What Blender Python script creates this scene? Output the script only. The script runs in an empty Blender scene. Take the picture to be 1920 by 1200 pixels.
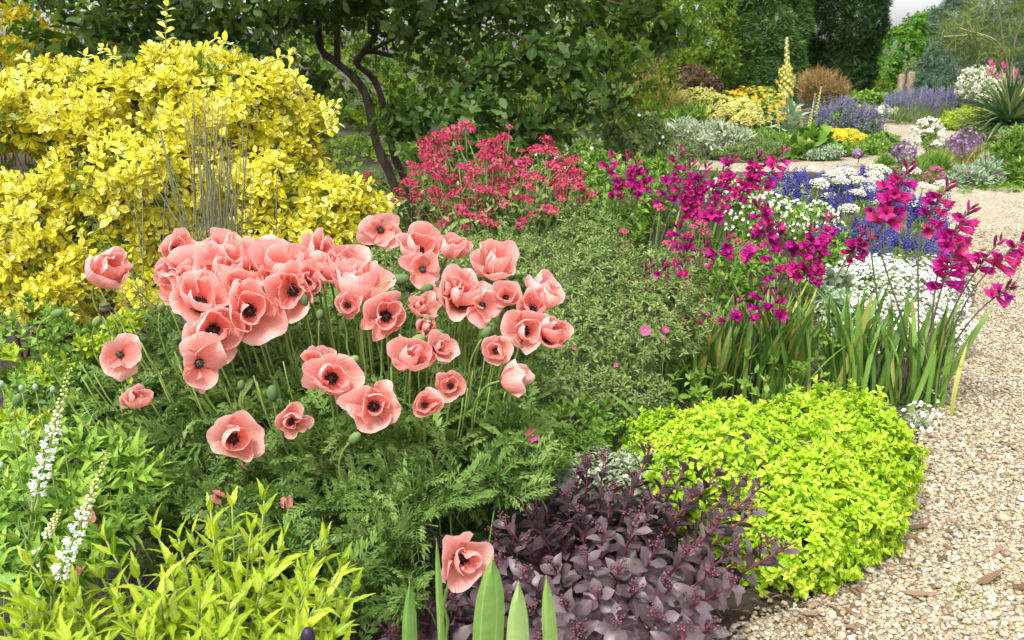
import bpy, math, random
import numpy as np
from mathutils import Vector, Matrix
from mathutils.geometry import tessellate_polygon

SC = bpy.context.scene
COL = SC.collection
rng = np.random.default_rng(11)
random.seed(11)

# ------------------------------------------------------------------ camera
FPX, PITCH, EYE = 1700.0, math.radians(16.4), 1.4      # focal length in photo pixels, tilt, eye height
cam = bpy.data.cameras.new('camera')
cam.sensor_width = 36.0
cam.lens = 36.0 * FPX / 1920.0
cam.clip_start = 0.05
cam.clip_end = 2000
cam.dof.use_dof = True
cam.dof.focus_distance = 2.7
cam.dof.aperture_fstop = 11
camo = bpy.data.objects.new('camera', cam)
COL.objects.link(camo)
camo.location = (0, 0, EYE)
camo.rotation_euler = (math.pi / 2 - PITCH, 0, 0)
SC.camera = camo

# ------------------------------------------------------------------ sky, sun, exposure
SUN_EL, SUN_AZ = math.radians(60), math.radians(215)    # soft light from high behind the viewer's shoulder
w = bpy.data.worlds.new('World')
SC.world = w
w.use_nodes = True
nt = w.node_tree
nt.nodes.clear()
sky = nt.nodes.new('ShaderNodeTexSky')
sky.sky_type = 'NISHITA'
sky.sun_disc = False
sky.sun_elevation = SUN_EL
sky.sun_rotation = SUN_AZ
sky.air_density = 1.0
sky.dust_density = 3.0
sky.ozone_density = 1.0
hs = nt.nodes.new('ShaderNodeHueSaturation')
hs.inputs['Saturation'].default_value = 0.12            # high white cloud
bg = nt.nodes.new('ShaderNodeBackground')
bg.inputs['Strength'].default_value = 0.15
wo = nt.nodes.new('ShaderNodeOutputWorld')
nt.links.new(sky.outputs[0], hs.inputs['Color'])
nt.links.new(hs.outputs[0], bg.inputs['Color'])
nt.links.new(bg.outputs[0], wo.inputs['Surface'])

sl = bpy.data.lights.new('sun', 'SUN')
sl.energy = 1.5
sl.angle = math.radians(16)
sl.color = (1.0, 0.965, 0.91)
so = bpy.data.objects.new('sun', sl)
COL.objects.link(so)
so.location = (-3, -3, 8)
sdir = Vector((math.sin(SUN_AZ) * math.cos(SUN_EL), math.cos(SUN_AZ) * math.cos(SUN_EL), math.sin(SUN_EL)))
so.rotation_euler = sdir.to_track_quat('Z', 'Y').to_euler()

vs = SC.view_settings
vs.view_transform = 'Standard'
vs.look = 'None'
vs.gamma = 1.0
vs.use_curve_mapping = False
vs.exposure = 1.28
SC.render.engine = 'CYCLES'
SC.cycles.use_denoising = True
SC.cycles.max_bounces = 8
SC.cycles.diffuse_bounces = 5
SC.cycles.transmission_bounces = 6
SC.cycles.caustics_reflective = False
SC.cycles.caustics_refractive = False

# ------------------------------------------------------------------ where things stand
CP, SP = math.cos(PITCH), math.sin(PITCH)
CAM = np.array([0, 0, EYE])

def ray(px, py):
    x, v = (px - 960) / FPX, (600 - py) / FPX
    return np.array([x, CP + v * SP, -SP + v * CP])

def at(px, py, Y):
    """the point seen at that place of the photo that stands Y metres away"""
    d = ray(px, py)
    return CAM + d * (Y / d[1])

def gnd(px, py, z=0.0):
    d = ray(px, py)
    return CAM + d * ((z - EYE) / d[2])

def mpp(px, py, Y):
    """metres per photo pixel there"""
    return Y / ray(px, py)[1] / FPX

def topx(P):
    P = np.atleast_2d(P) - CAM
    dep = P[:, 1] * CP - P[:, 2] * SP
    up = P[:, 1] * SP + P[:, 2] * CP
    return 960 + FPX * P[:, 0] / dep, 600 - FPX * up / dep, dep

def nrmz(a):
    return a / np.maximum(np.linalg.norm(a, axis=-1, keepdims=True), 1e-9)

# ------------------------------------------------------------------ objects
def thing(name, label, cat, loc=(0, 0, 0), group=None):
    o = bpy.data.objects.new(name, None)
    o.empty_display_size = 0.05
    COL.objects.link(o)
    o.location = loc
    o['label'] = label
    o['category'] = cat
    if group:
        o['group'] = group
    return o

def mesh_of(name, V, F, mat, tint=None, ed=None, vv=None, smooth=True):
    V = np.ascontiguousarray(V, dtype=np.float32)
    F = np.ascontiguousarray(F, dtype=np.int32)
    me = bpy.data.meshes.new(name)
    me.vertices.add(len(V))
    me.vertices.foreach_set('co', V.ravel())
    me.loops.add(F.size)
    me.loops.foreach_set('vertex_index', F.ravel())
    me.polygons.add(len(F))
    me.polygons.foreach_set('loop_start', np.arange(0, F.size, 3, dtype=np.int32))
    if smooth:
        me.polygons.foreach_set('use_smooth', np.ones(len(F), dtype=bool))
    for k, a in (('tint', tint), ('ed', ed), ('vv', vv)):
        if a is not None:
            at_ = me.attributes.new(k, 'FLOAT', 'POINT')
            at_.data.foreach_set('value', np.broadcast_to(np.asarray(a, dtype=np.float32), (len(V),)).copy())
    me.update(calc_edges=True)
    me.materials.append(mat)
    return me

def wloc(p):
    v = Vector((0, 0, 0))
    while p is not None:
        v = v + p.location
        p = p.parent
    return np.array(v)

def part(name, V, F, mat, parent=None, tint=None, ed=None, vv=None, stuff=False, smooth=True, label=None):
    """V in world coordinates"""
    org = wloc(parent) if parent is not None else np.zeros(3)
    me = mesh_of(name, np.asarray(V) - org, F, mat, tint, ed, vv, smooth)
    o = bpy.data.objects.new(name, me)
    COL.objects.link(o)
    if parent is not None:
        o.parent = parent
    if stuff:
        o['kind'] = 'stuff'
    if label:
        o['label'] = label
    return o

# ------------------------------------------------------------------ small shapes: (V, F, ed, tint offset)
class T:
    def __init__(s, V, F, ed=None, tv=None):
        s.V = np.asarray(V, dtype=float)
        s.F = np.asarray(F, dtype=int)
        s.ed = np.zeros(len(s.V)) if ed is None else np.asarray(ed, dtype=float)
        s.tv = np.zeros(len(s.V)) if tv is None else np.asarray(tv, dtype=float)

PROF = {
    'ell': lambda t: np.sin(np.pi * t) ** 0.75,
    'lance': lambda t: np.sin(np.pi * t ** 0.62) ** 1.1,
    'obov': lambda t: np.sin(np.pi * t ** 1.55) ** 0.8,
    'sword': lambda t: np.minimum(1, (0.75 + 0.6 * t)) * np.minimum(1, (1 - t) * 3.2) ** 0.7,
    'blade': lambda t: (1 - t ** 1.5),
    'ovate': lambda t: np.sin(np.pi * t ** 0.75) ** 0.8,
}

def leaf(shape='ell', W=0.5, n=4, fold=0.25, curl=0.15, tooth=0.0, wave=0.0):
    """a leaf one unit long along +Y, face +Z"""
    ts = np.linspace(0, 1, n + 1)
    V, ed, rows = [], [], []
    for i, t in enumerate(ts):
        z = curl * (t * 0.6 - t * t * 1.4)
        wd = 0.5 * W * float(PROF[shape](np.array(t)))
        if i == n or (i == 0 and shape not in ('blade', 'sword')):
            rows.append([len(V)])
            V.append((0, t, z)); ed.append(0.0)
        else:
            if tooth and i % 2 == 0:
                wd *= 1 - tooth
            zz = z + fold * wd + wave * math.sin(i * 2.1) * W
            rows.append([len(V), len(V) + 1, len(V) + 2])
            V += [(-wd, t + (0.03 if tooth and i % 2 else 0), zz), (0, t, z), (wd, t + (0.03 if tooth and i % 2 else 0), zz - 2 * wave * math.sin(i * 2.1) * W)]
            ed += [1.0, 0.0, 1.0]
    F = []
    for a, b in zip(rows, rows[1:]):
        if len(a) == 1 and len(b) == 3:
            F += [(a[0], b[1], b[0]), (a[0], b[2], b[1])]
        elif len(b) == 1 and len(a) == 3:
            F += [(a[0], a[1], b[0]), (a[1], a[2], b[0])]
        elif len(a) == 3:
            F += [(a[0], a[1], b[1]), (a[0], b[1], b[0]), (a[1], a[2], b[2]), (a[1], b[2], b[1])]
    return T(V, F, ed)

def merge(items):
    """items: (T, R 3x3, scale, pos, tint)"""
    V, F, E, TV, k = [], [], [], [], 0
    for t, R, s, p, ti in items:
        V.append((t.V * s) @ np.asarray(R).T + p)
        F.append(t.F + k)
        E.append(t.ed)
        TV.append(t.tv + ti)
        k += len(t.V)
    return T(np.vstack(V), np.vstack(F), np.concatenate(E), np.concatenate(TV))

def frames(d, n):
    """rotation matrices whose Y runs along d and whose Z leans to n"""
    d = nrmz(np.atleast_2d(d)); n = np.atleast_2d(n)
    x = nrmz(np.cross(d, n) + 1e-6)
    z = np.cross(x, d)
    return np.stack([x, d, z], axis=2)

def octa(s=(1, 1, 1)):
    V = np.array([(1, 0, 0), (-1, 0, 0), (0, 1, 0), (0, -1, 0), (0, 0, 1), (0, 0, -1)]) * s
    return T(V, [(0, 2, 4), (2, 1, 4), (1, 3, 4), (3, 0, 4), (2, 0, 5), (1, 2, 5), (3, 1, 5), (0, 3, 5)])

def icosa(sub=0):
    p = (1 + 5 ** 0.5) / 2
    V = [(-1, p, 0), (1, p, 0), (-1, -p, 0), (1, -p, 0), (0, -1, p), (0, 1, p), (0, -1, -p), (0, 1, -p), (p, 0, -1), (p, 0, 1), (-p, 0, -1), (-p, 0, 1)]
    F = [(0, 11, 5), (0, 5, 1), (0, 1, 7), (0, 7, 10), (0, 10, 11), (1, 5, 9), (5, 11, 4), (11, 10, 2), (10, 7, 6), (7, 1, 8), (3, 9, 4), (3, 4, 2), (3, 2, 6), (3, 6, 8), (3, 8, 9), (4, 9, 5), (2, 4, 11), (6, 2, 10), (8, 6, 7), (9, 8, 1)]
    V = nrmz(np.array(V, dtype=float))
    for _ in range(sub):
        V = list(map(tuple, V)); mid = {}; G = []
        def m(a, b):
            k = (min(a, b), max(a, b))
            if k not in mid:
                q = (np.array(V[a]) + V[b]); mid[k] = len(V); V.append(tuple(q / np.linalg.norm(q)))
            return mid[k]
        for a, b, c in F:
            x, y, z = m(a, b), m(b, c), m(c, a)
            G += [(a, x, z), (b, y, x), (c, z, y), (x, y, z)]
        F = G; V = np.array(V)
    return T(V, F)

def tube(pts, rad, sides=6, cap=True):
    pts = np.asarray(pts, dtype=float); n = len(pts)
    rad = np.broadcast_to(np.asarray(rad, dtype=float), (n,))
    tg = nrmz(np.gradient(pts, axis=0))
    ref = np.array([0.31, 0.95, 0.05])
    V, F = [], []
    a = nrmz(np.cross(tg[0], ref))
    for i in range(n):
        a = nrmz(a - tg[i] * np.dot(a, tg[i])); b = np.cross(tg[i], a)
        for k in range(sides):
            th = 2 * math.pi * k / sides
            V.append(pts[i] + rad[i] * (a * math.cos(th) + b * math.sin(th)))
    for i in range(n - 1):
        for k in range(sides):
            p, q = i * sides + k, i * sides + (k + 1) % sides
            F += [(p, q, q + sides), (p, q + sides, p + sides)]
    if cap:
        V.append(pts[-1] + tg[-1] * rad[-1] * 0.5)
        for k in range(sides):
            F.append(((n - 1) * sides + k, (n - 1) * sides + (k + 1) % sides, len(V) - 1))
    return T(V, F)

def bez(a, b, c, d, n=10):
    t = np.linspace(0, 1, n)[:, None]
    a, b, c, d = map(np.asarray, (a, b, c, d))
    return a * (1 - t) ** 3 + 3 * b * t * (1 - t) ** 2 + 3 * c * t * t * (1 - t) + d * t ** 3

def smooth_line(pts, n=24):
    pts = np.asarray(pts, dtype=float)
    P = np.vstack([2 * pts[0] - pts[1], pts, 2 * pts[-1] - pts[-2]])
    out = []
    m = max(2, n // (len(pts) - 1))
    for i in range(1, len(P) - 2):
        for t in np.linspace(0, 1, m, endpoint=False):
            p0, p1, p2, p3 = P[i - 1:i + 3]
            out.append(0.5 * (2 * p1 + (p2 - p0) * t + (2 * p0 - 5 * p1 + 4 * p2 - p3) * t * t + (3 * p1 - p0 - 3 * p2 + p3) * t ** 3))
    out.append(pts[-1])
    return np.array(out)

# ------------------------------------------------------------------ materials
def srgb(r, g, b):
    f = lambda c: ((c / 255 + 0.055) / 1.055) ** 2.4 if c > 10 else c / 255 / 12.92
    return (f(r), f(g), f(b), 1)

MATS = {}

def leafmat(name, cols, rib=None, ribw=0.35, ribmix=0.6, trans=0.3, rough=0.5, spec=0.35, tcol=None, mottle=0.18, vein=0):
    """cols: the colours single leaves or petals really have, picked by each leaf's own tint"""
    m = bpy.data.materials.new(name)
    m.use_nodes = True
    n, l = m.node_tree.nodes, m.node_tree.links
    n.clear()
    a = n.new('ShaderNodeAttribute'); a.attribute_name = 'tint'
    r = n.new('ShaderNodeValToRGB')
    el = r.color_ramp.elements
    while len(el) < len(cols):
        el.new(0.5)
    for i, c in enumerate(cols):
        el[i].position = i / max(1, len(cols) - 1)
        el[i].color = c
    l.new(a.outputs['Fac'], r.inputs[0])
    col = r.outputs[0]
    if rib:
        e = n.new('ShaderNodeAttribute'); e.attribute_name = 'ed'
        mr = n.new('ShaderNodeMapRange')
        mr.inputs['From Min'].default_value = ribw * 0.35
        mr.inputs['From Max'].default_value = ribw
        mr.inputs['To Min'].default_value = ribmix
        mr.inputs['To Max'].default_value = 0
        l.new(e.outputs['Fac'], mr.inputs[0])
        mx = n.new('ShaderNodeMixRGB')
        mx.inputs[2].default_value = rib
        l.new(mr.outputs[0], mx.inputs[0]); l.new(col, mx.inputs[1])
        col = mx.outputs[0]
    if mottle:
        tc = n.new('ShaderNodeTexCoord')
        nz = n.new('ShaderNodeTexNoise')
        nz.inputs['Scale'].default_value = 60
        nz.inputs['Detail'].default_value = 2
        l.new(tc.outputs['Object'], nz.inputs['Vector'])
        m2 = n.new('ShaderNodeMapRange')
        m2.inputs['To Min'].default_value = 1 - mottle * 1.5
        m2.inputs['To Max'].default_value = 1 + mottle * 1.5
        l.new(nz.outputs['Fac'], m2.inputs[0])
        mm = n.new('ShaderNodeMixRGB'); mm.blend_type = 'MULTIPLY'; mm.inputs[0].default_value = 1
        l.new(col, mm.inputs[1]); l.new(m2.outputs[0], mm.inputs[2])
        col = mm.outputs[0]
    b = n.new('ShaderNodeBsdfPrincipled')
    b.inputs['Roughness'].default_value = rough
    b.inputs['Specular IOR Level'].default_value = spec
    l.new(col, b.inputs['Base Color'])
    o = n.new('ShaderNodeOutputMaterial')
    if trans:
        t = n.new('ShaderNodeBsdfTranslucent')
        if tcol:
            tm = n.new('ShaderNodeMixRGB'); tm.blend_type = 'MULTIPLY'; tm.inputs[0].default_value = 1
            tm.inputs[2].default_value = tcol
            l.new(col, tm.inputs[1]); l.new(tm.outputs[0], t.inputs[0])
        else:
            l.new(col, t.inputs[0])
        mix = n.new('ShaderNodeMixShader'); mix.inputs[0].default_value = trans
        l.new(b.outputs[0], mix.inputs[1]); l.new(t.outputs[0], mix.inputs[2])
        l.new(mix.outputs[0], o.inputs[0])
    else:
        l.new(b.outputs[0], o.inputs[0])
    MATS[name] = m
    return m

# ------------------------------------------------------------------ leaves by the thousand
def joined(t, pos, R, s, tint):
    pos = np.asarray(pos); n = len(pos)
    s = np.broadcast_to(np.asarray(s, dtype=float), (n,)) if np.ndim(s) < 2 else np.asarray(s)
    loc = t.V[None] * (s[:, None, None] if s.ndim == 1 else s[:, None, :])
    V = np.einsum('nij,nvj->nvi', R, loc) + pos[:, None]
    F = (t.F[None] + (np.arange(n) * len(t.V))[:, None, None]).reshape(-1, 3)
    return V.reshape(-1, 3), F, (np.broadcast_to(tint, (n,))[:, None] + t.tv[None]).ravel(), np.tile(t.ed, n)

def visible_largest(pos, s, n, cell=14.0):
    """indices of the n pieces that show largest from the photo's place"""
    x, y, dep = topx(pos)
    ok = (x > -10) & (x < 1930) & (y > -10) & (y < 1210)
    key = np.floor(x / cell).astype(int) * 4096 + np.floor(y / cell).astype(int)
    order = np.lexsort((dep, key))
    first = np.ones(len(order), bool)
    first[1:] = key[order][1:] != key[order][:-1]
    rank_front = np.zeros(len(order), bool)
    rank_front[order[first]] = True
    sc = (s if np.ndim(s) == 1 else np.asarray(s).max(1)) / dep
    sc = sc * np.where(rank_front, 1.0, 0.2) * np.where(ok, 1.0, 0.0)
    idx = np.argsort(-sc)
    idx = idx[sc[idx] > 0]
    return idx[:n]

def foliage(root, name, ts, pos, R, s, tint, mat, nparts=0, rest_name=None, cell=14.0):
    """every leaf real; the ones that show largest are objects of their own"""
    ts = ts if isinstance(ts, list) else [ts]
    pos = np.asarray(pos); n = len(pos)
    s = np.broadcast_to(np.asarray(s, dtype=float), (n,)).copy() if np.ndim(s) < 2 else np.asarray(s)
    tint = np.broadcast_to(np.asarray(tint, dtype=float), (n,)).copy()
    which = rng.integers(0, len(ts), n)
    own = np.zeros(n, bool)
    org = wloc(root) if root is not None else np.zeros(3)
    if nparts:
        idx = visible_largest(pos, s, nparts, cell)
        own[idx] = True
        K = 4
        lib = {}
        for i in idx:
            k = (which[i], int(np.clip(tint[i] * K, 0, K - 1)))
            if k not in lib:
                t = ts[k[0]]
                lib[k] = mesh_of(name, t.V, t.F, mat, np.clip((k[1] + 0.5) / K + t.tv, 0, 1), t.ed)
            o = bpy.data.objects.new(name, lib[k])
            M = np.eye(4)
            M[:3, :3] = R[i] * s[i]
            M[:3, 3] = pos[i] - org
            o.matrix_basis = Matrix(M.tolist())
            o.parent = root
            COL.objects.link(o)
    Vs, Fs, Ts, Es, k = [], [], [], [], 0
    for j, t in enumerate(ts):
        q = (which == j) & ~own
        if not q.any():
            continue
        V, F, ti, e = joined(t, pos[q], R[q], s[q], tint[q])
        Vs.append(V); Fs.append(F + k); Ts.append(ti); Es.append(e); k += len(V)
    if Vs:
        return part(rest_name or name, np.vstack(Vs), np.vstack(Fs), mat, root, np.clip(np.concatenate(Ts), 0, 1), np.concatenate(Es), stuff=True)

def B(px, py, Y, rx, ry, dr=0.9):
    """a rounded mass: centre at that place of the photo, Y metres away, radii in photo pixels"""
    m = mpp(px, py, Y)
    return tuple(at(px, py, Y)) + (rx * m, rx * m * dr, ry * m)

def blobpts(blobs, n, depth=0.12, face=-0.35, zmin=0.02, lump=0.1, inner=0.85, upmin=-2):
    bl = np.array(blobs, dtype=float)
    C, Rr = bl[:, :3], bl[:, 3:]
    ar = Rr[:, 0] * Rr[:, 1] + Rr[:, 1] * Rr[:, 2] + Rr[:, 0] * Rr[:, 2]
    ph = rng.uniform(0, 6.28, (len(bl), 6))
    P, N, left, tries = [], [], n, 0
    while left > 0 and tries < 40:
        tries += 1
        m = max(64, left * 3)
        b = rng.choice(len(bl), m, p=ar / ar.sum())
        d = nrmz(rng.normal(size=(m, 3)))
        f = 1 + lump * (np.sin(d[:, 0] * 4.1 + ph[b, 0]) * np.sin(d[:, 1] * 3.7 + ph[b, 1]) + np.sin(d[:, 2] * 5 + ph[b, 2]) * np.sin(d[:, 0] * 6 + ph[b, 3])
                        + 0.6 * np.sin(d[:, 0] * 11 + ph[b, 4]) * np.sin(d[:, 2] * 12 + ph[b, 5]))
        f = f * (1 - depth * rng.random(m) ** 1.5)
        p = C[b] + Rr[b] * d * f[:, None]
        nn = nrmz(d / Rr[b])
        ok = (p[:, 2] > zmin) & (nn[:, 2] > upmin)
        v = nrmz(CAM - p)
        ok &= (nn * v).sum(1) > face
        for j in range(len(bl)):
            q = (((p - C[j]) / Rr[j]) ** 2).sum(1)
            ok &= ~((q < inner ** 2) & (b != j))
        P.append(p[ok][:left]); N.append(nn[ok][:left])
        left -= len(P[-1])
    return np.vstack(P), np.vstack(N)

def perp(N):
    a = np.where(np.abs(N[:, 2:3]) < 0.9, np.array([[0, 0, 1.0]]), np.array([[1.0, 0, 0]]))
    t1 = nrmz(np.cross(N, a))
    return t1, np.cross(N, t1)

def sprig(P, N, k, L, tilt=(0.3, 1.25), step=0.5, up=0.25, jit=0.3, grow=0.5, young=0.0, tb=(0, 1)):
    """k leaves round each shoot tip P that points along N; returns what foliage() wants"""
    P = np.repeat(P, k, 0)
    A = nrmz(N + np.array([0, 0, up]) + rng.normal(scale=jit, size=N.shape))
    A = np.repeat(A, k, 0)
    j = np.tile(np.arange(k), len(N)) / max(1, k - 1)
    t1, t2 = perp(A)
    phi = np.tile(np.arange(k) * 2.4, len(N)) + np.repeat(rng.uniform(0, 6.28, len(N)), k) + rng.normal(scale=0.25, size=len(P))
    th = tilt[0] + (tilt[1] - tilt[0]) * j + rng.normal(scale=0.15, size=len(P))
    d = A * np.cos(th)[:, None] + (t1 * np.cos(phi)[:, None] + t2 * np.sin(phi)[:, None]) * np.sin(th)[:, None]
    n = A * np.sin(th)[:, None] - (t1 * np.cos(phi)[:, None] + t2 * np.sin(phi)[:, None]) * np.cos(th)[:, None] + rng.normal(scale=0.15, size=P.shape)
    pos = P - A * (step * L * j)[:, None]
    s = L * (1 - grow + grow * j) * rng.uniform(0.75, 1.2, len(P))
    base = np.repeat(rng.uniform(tb[0], tb[1], len(N)), k)
    tint = np.clip(base * 0.65 + 0.35 * rng.random(len(P)) + young * (0.5 - j), 0.01, 0.99)
    return pos, frames(d, n), s, tint

def stems_to(root, name, base, P, mat, r0=0.004, r1=0.002, sides=4, bow=0.3, tint=0.5, seg=6, spread=0.1):
    """stalks from the plant's foot to each tip, as one part"""
    Vs, Fs, k = [], [], 0
    for p in P:
        b = np.array([base[0] + rng.normal() * spread, base[1] + rng.normal() * spread, 0.0])
        b[:2] += (p[:2] - b[:2]) * 0.25
        h = p[2]
        t = tube(bez(b, b + [0, 0, h * 0.5], p - (p - b) * bow - [0, 0, 0.0], p, seg), np.linspace(r0, r1, seg), sides, False)
        Vs.append(t.V); Fs.append(t.F + k); k += len(t.V)
    V = np.vstack(Vs)
    return part(name, V, np.vstack(Fs), mat, root, tint=tint, ed=1.0, stuff=True)
# ------------------------------------------------------------------ ground and path
def soilmat():
    m = bpy.data.materials.new('soil'); m.use_nodes = True
    n, l = m.node_tree.nodes, m.node_tree.links
    b = n['Principled BSDF']; b.inputs['Roughness'].default_value = 0.95
    tc = n.new('ShaderNodeTexCoord')
    a = n.new('ShaderNodeTexNoise'); a.inputs['Scale'].default_value = 3.0; a.inputs['Detail'].default_value = 8
    r = n.new('ShaderNodeValToRGB')
    r.color_ramp.elements[0].position = 0.3; r.color_ramp.elements[0].color = (0.03, 0.022, 0.014, 1)
    r.color_ramp.elements[1].position = 0.7; r.color_ramp.elements[1].color = (0.09, 0.07, 0.045, 1)
    g = n.new('ShaderNodeTexNoise'); g.inputs['Scale'].default_value = 0.35; g.inputs['Detail'].default_value = 3
    gr = n.new('ShaderNodeValToRGB')
    gr.color_ramp.elements[0].position = 0.5; gr.color_ramp.elements[1].position = 0.62
    mx = n.new('ShaderNodeMixRGB'); mx.inputs[2].default_value = (0.045, 0.07, 0.018, 1)
    l.new(tc.outputs['Object'], a.inputs[0]); l.new(tc.outputs['Object'], g.inputs[0])
    l.new(a.outputs[0], r.inputs[0]); l.new(g.outputs[0], gr.inputs[0])
    l.new(gr.outputs[0], mx.inputs[0]); l.new(r.outputs[0], mx.inputs[1]); l.new(mx.outputs[0], b.inputs['Base Color'])
    bp = n.new('ShaderNodeBump'); bp.inputs['Distance'].default_value = 0.03
    a2 = n.new('ShaderNodeTexNoise'); a2.inputs['Scale'].default_value = 40; a2.inputs['Detail'].default_value = 6
    l.new(tc.outputs['Object'], a2.inputs[0]); l.new(a2.outputs[0], bp.inputs['Height']); l.new(bp.outputs[0], b.inputs['Normal'])
    return m

STONE = [srgb(100, 86, 66), srgb(138, 119, 92), srgb(158, 141, 113), srgb(170, 154, 127), srgb(180, 167, 144), srgb(196, 188, 172), srgb(132, 128, 120)]

def gravelmat():
    m = bpy.data.materials.new('gravel_bed'); m.use_nodes = True
    n, l = m.node_tree.nodes, m.node_tree.links
    b = n['Principled BSDF']; b.inputs['Roughness'].default_value = 0.85
    tc = n.new('ShaderNodeTexCoord')
    v = n.new('ShaderNodeTexVoronoi'); v.inputs['Scale'].default_value = 62
    v2 = n.new('ShaderNodeTexVoronoi'); v2.inputs['Scale'].default_value = 62; v2.feature = 'DISTANCE_TO_EDGE'
    sep = n.new('ShaderNodeSeparateColor')
    r = n.new('ShaderNodeValToRGB')
    while len(r.color_ramp.elements) < len(STONE):
        r.color_ramp.elements.new(0.5)
    for i, c in enumerate(STONE):
        r.color_ramp.elements[i].position = i / (len(STONE) - 1); r.color_ramp.elements[i].color = c
    er = n.new('ShaderNodeMapRange'); er.inputs['From Max'].default_value = 0.012
    mx = n.new('ShaderNodeMixRGB'); mx.inputs[1].default_value = srgb(104, 84, 64)
    for q in (v, v2):
        l.new(tc.outputs['Object'], q.inputs['Vector'])
    l.new(v.outputs['Color'], sep.inputs[0]); l.new(sep.outputs[0], r.inputs[0])
    big = n.new('ShaderNodeTexNoise'); big.inputs['Scale'].default_value = 1.3; big.inputs['Detail'].default_value = 5
    l.new(tc.outputs['Object'], big.inputs[0])
    bm = n.new('ShaderNodeMapRange'); bm.inputs['From Min'].default_value = 0.3; bm.inputs['From Max'].default_value = 0.7
    bm.inputs['To Min'].default_value = 0.84; bm.inputs['To Max'].default_value = 1.1
    l.new(big.outputs[0], bm.inputs[0])
    mu = n.new('ShaderNodeMixRGB'); mu.blend_type = 'MULTIPLY'; mu.inputs[0].default_value = 1
    l.new(v2.outputs['Distance'], er.inputs[0]); l.new(er.outputs[0], mx.inputs[0]); l.new(r.outputs[0], mx.inputs[2])
    l.new(mx.outputs[0], mu.inputs[1]); l.new(bm.outputs[0], mu.inputs[2])
    l.new(mu.outputs[0], b.inputs['Base Color'])
    bp = n.new('ShaderNodeBump'); bp.inputs['Distance'].default_value = 0.012; bp.inputs['Strength'].default_value = 0.9
    l.new(er.outputs[0], bp.inputs['Height']); l.new(bp.outputs[0], b.inputs['Normal'])
    return m

def sheet(name, poly, z, mat):
    V = [(p[0], p[1], z) for p in poly]
    F = np.array(tessellate_polygon([[Vector(v) for v in V]]))
    # faces up
    a = np.array(V)
    nz = np.cross(a[F[:, 1]] - a[F[:, 0]], a[F[:, 2]] - a[F[:, 0]])[:, 2]
    F[nz < 0] = F[nz < 0][:, ::-1]
    o = part(name, V, F, mat, smooth=False)
    o['kind'] = 'structure'
    return o

GX = np.linspace(-1, 1, 41)
gx, gy = np.meshgrid(np.sign(GX) * np.abs(GX) ** 3 * 900, np.sign(GX) * np.abs(GX) ** 3 * 900)
gv = np.stack([gx.ravel(), gy.ravel(), np.zeros(gx.size)], 1)
gf = []
for i in range(40):
    for j in range(40):
        a = i * 41 + j
        gf += [(a, a + 1, a + 42), (a, a + 42, a + 41)]
o = part('ground', gv, gf, soilmat(), smooth=False); o['kind'] = 'structure'

EDGE = [(1320, 1260), (1400, 1170), (1490, 1140), (1600, 1085), (1660, 1015), (1695, 930), (1722, 850), (1722, 790), (1745, 720), (1800, 650), (1822, 590),
        (1832, 540), (1812, 480), (1775, 435), (1738, 390), (1694, 354), (1640, 336), (1600, 328), (1500, 322), (1400, 323), (1290, 318)]
BACK = [(1290, 301), (1395, 301), (1480, 304), (1575, 296), (1640, 288), (1690, 286), (1700, 272), (1672, 252), (1645, 238), (1636, 227), (1660, 224), (1700, 229), (1790, 234),
        (1835, 239), (1800, 247), (1790, 258), (1755, 275), (1720, 296), (1675, 306), (1640, 312), (1650, 326), (1710, 335), (1800, 343), (1870, 350), (2000, 358), (2300, 380)]
PATH = [gnd(*p)[:2] for p in EDGE + BACK] + [np.array((7.0, 6.0)), np.array((5.0, 0.6)), np.array((0.35, 0.6))]
PATH = np.array(PATH)
M_GRAVEL = gravelmat()
sheet('gravel_path', PATH, 0.004, M_GRAVEL)

def inside(P, poly):
    x, y = P[:, 0], P[:, 1]
    c = np.zeros(len(P), bool)
    j = len(poly) - 1
    for i in range(len(poly)):
        xi, yi = poly[i]; xj, yj = poly[j]
        hit = ((yi > y) != (yj > y)) & (x < (xj - xi) * (y - yi) / (yj - yi + 1e-12) + xi)
        c ^= hit
        j = i
    return c

M_STONE = leafmat('pebble', STONE, trans=0, rough=0.75, spec=0.3, mottle=0.12)

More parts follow.
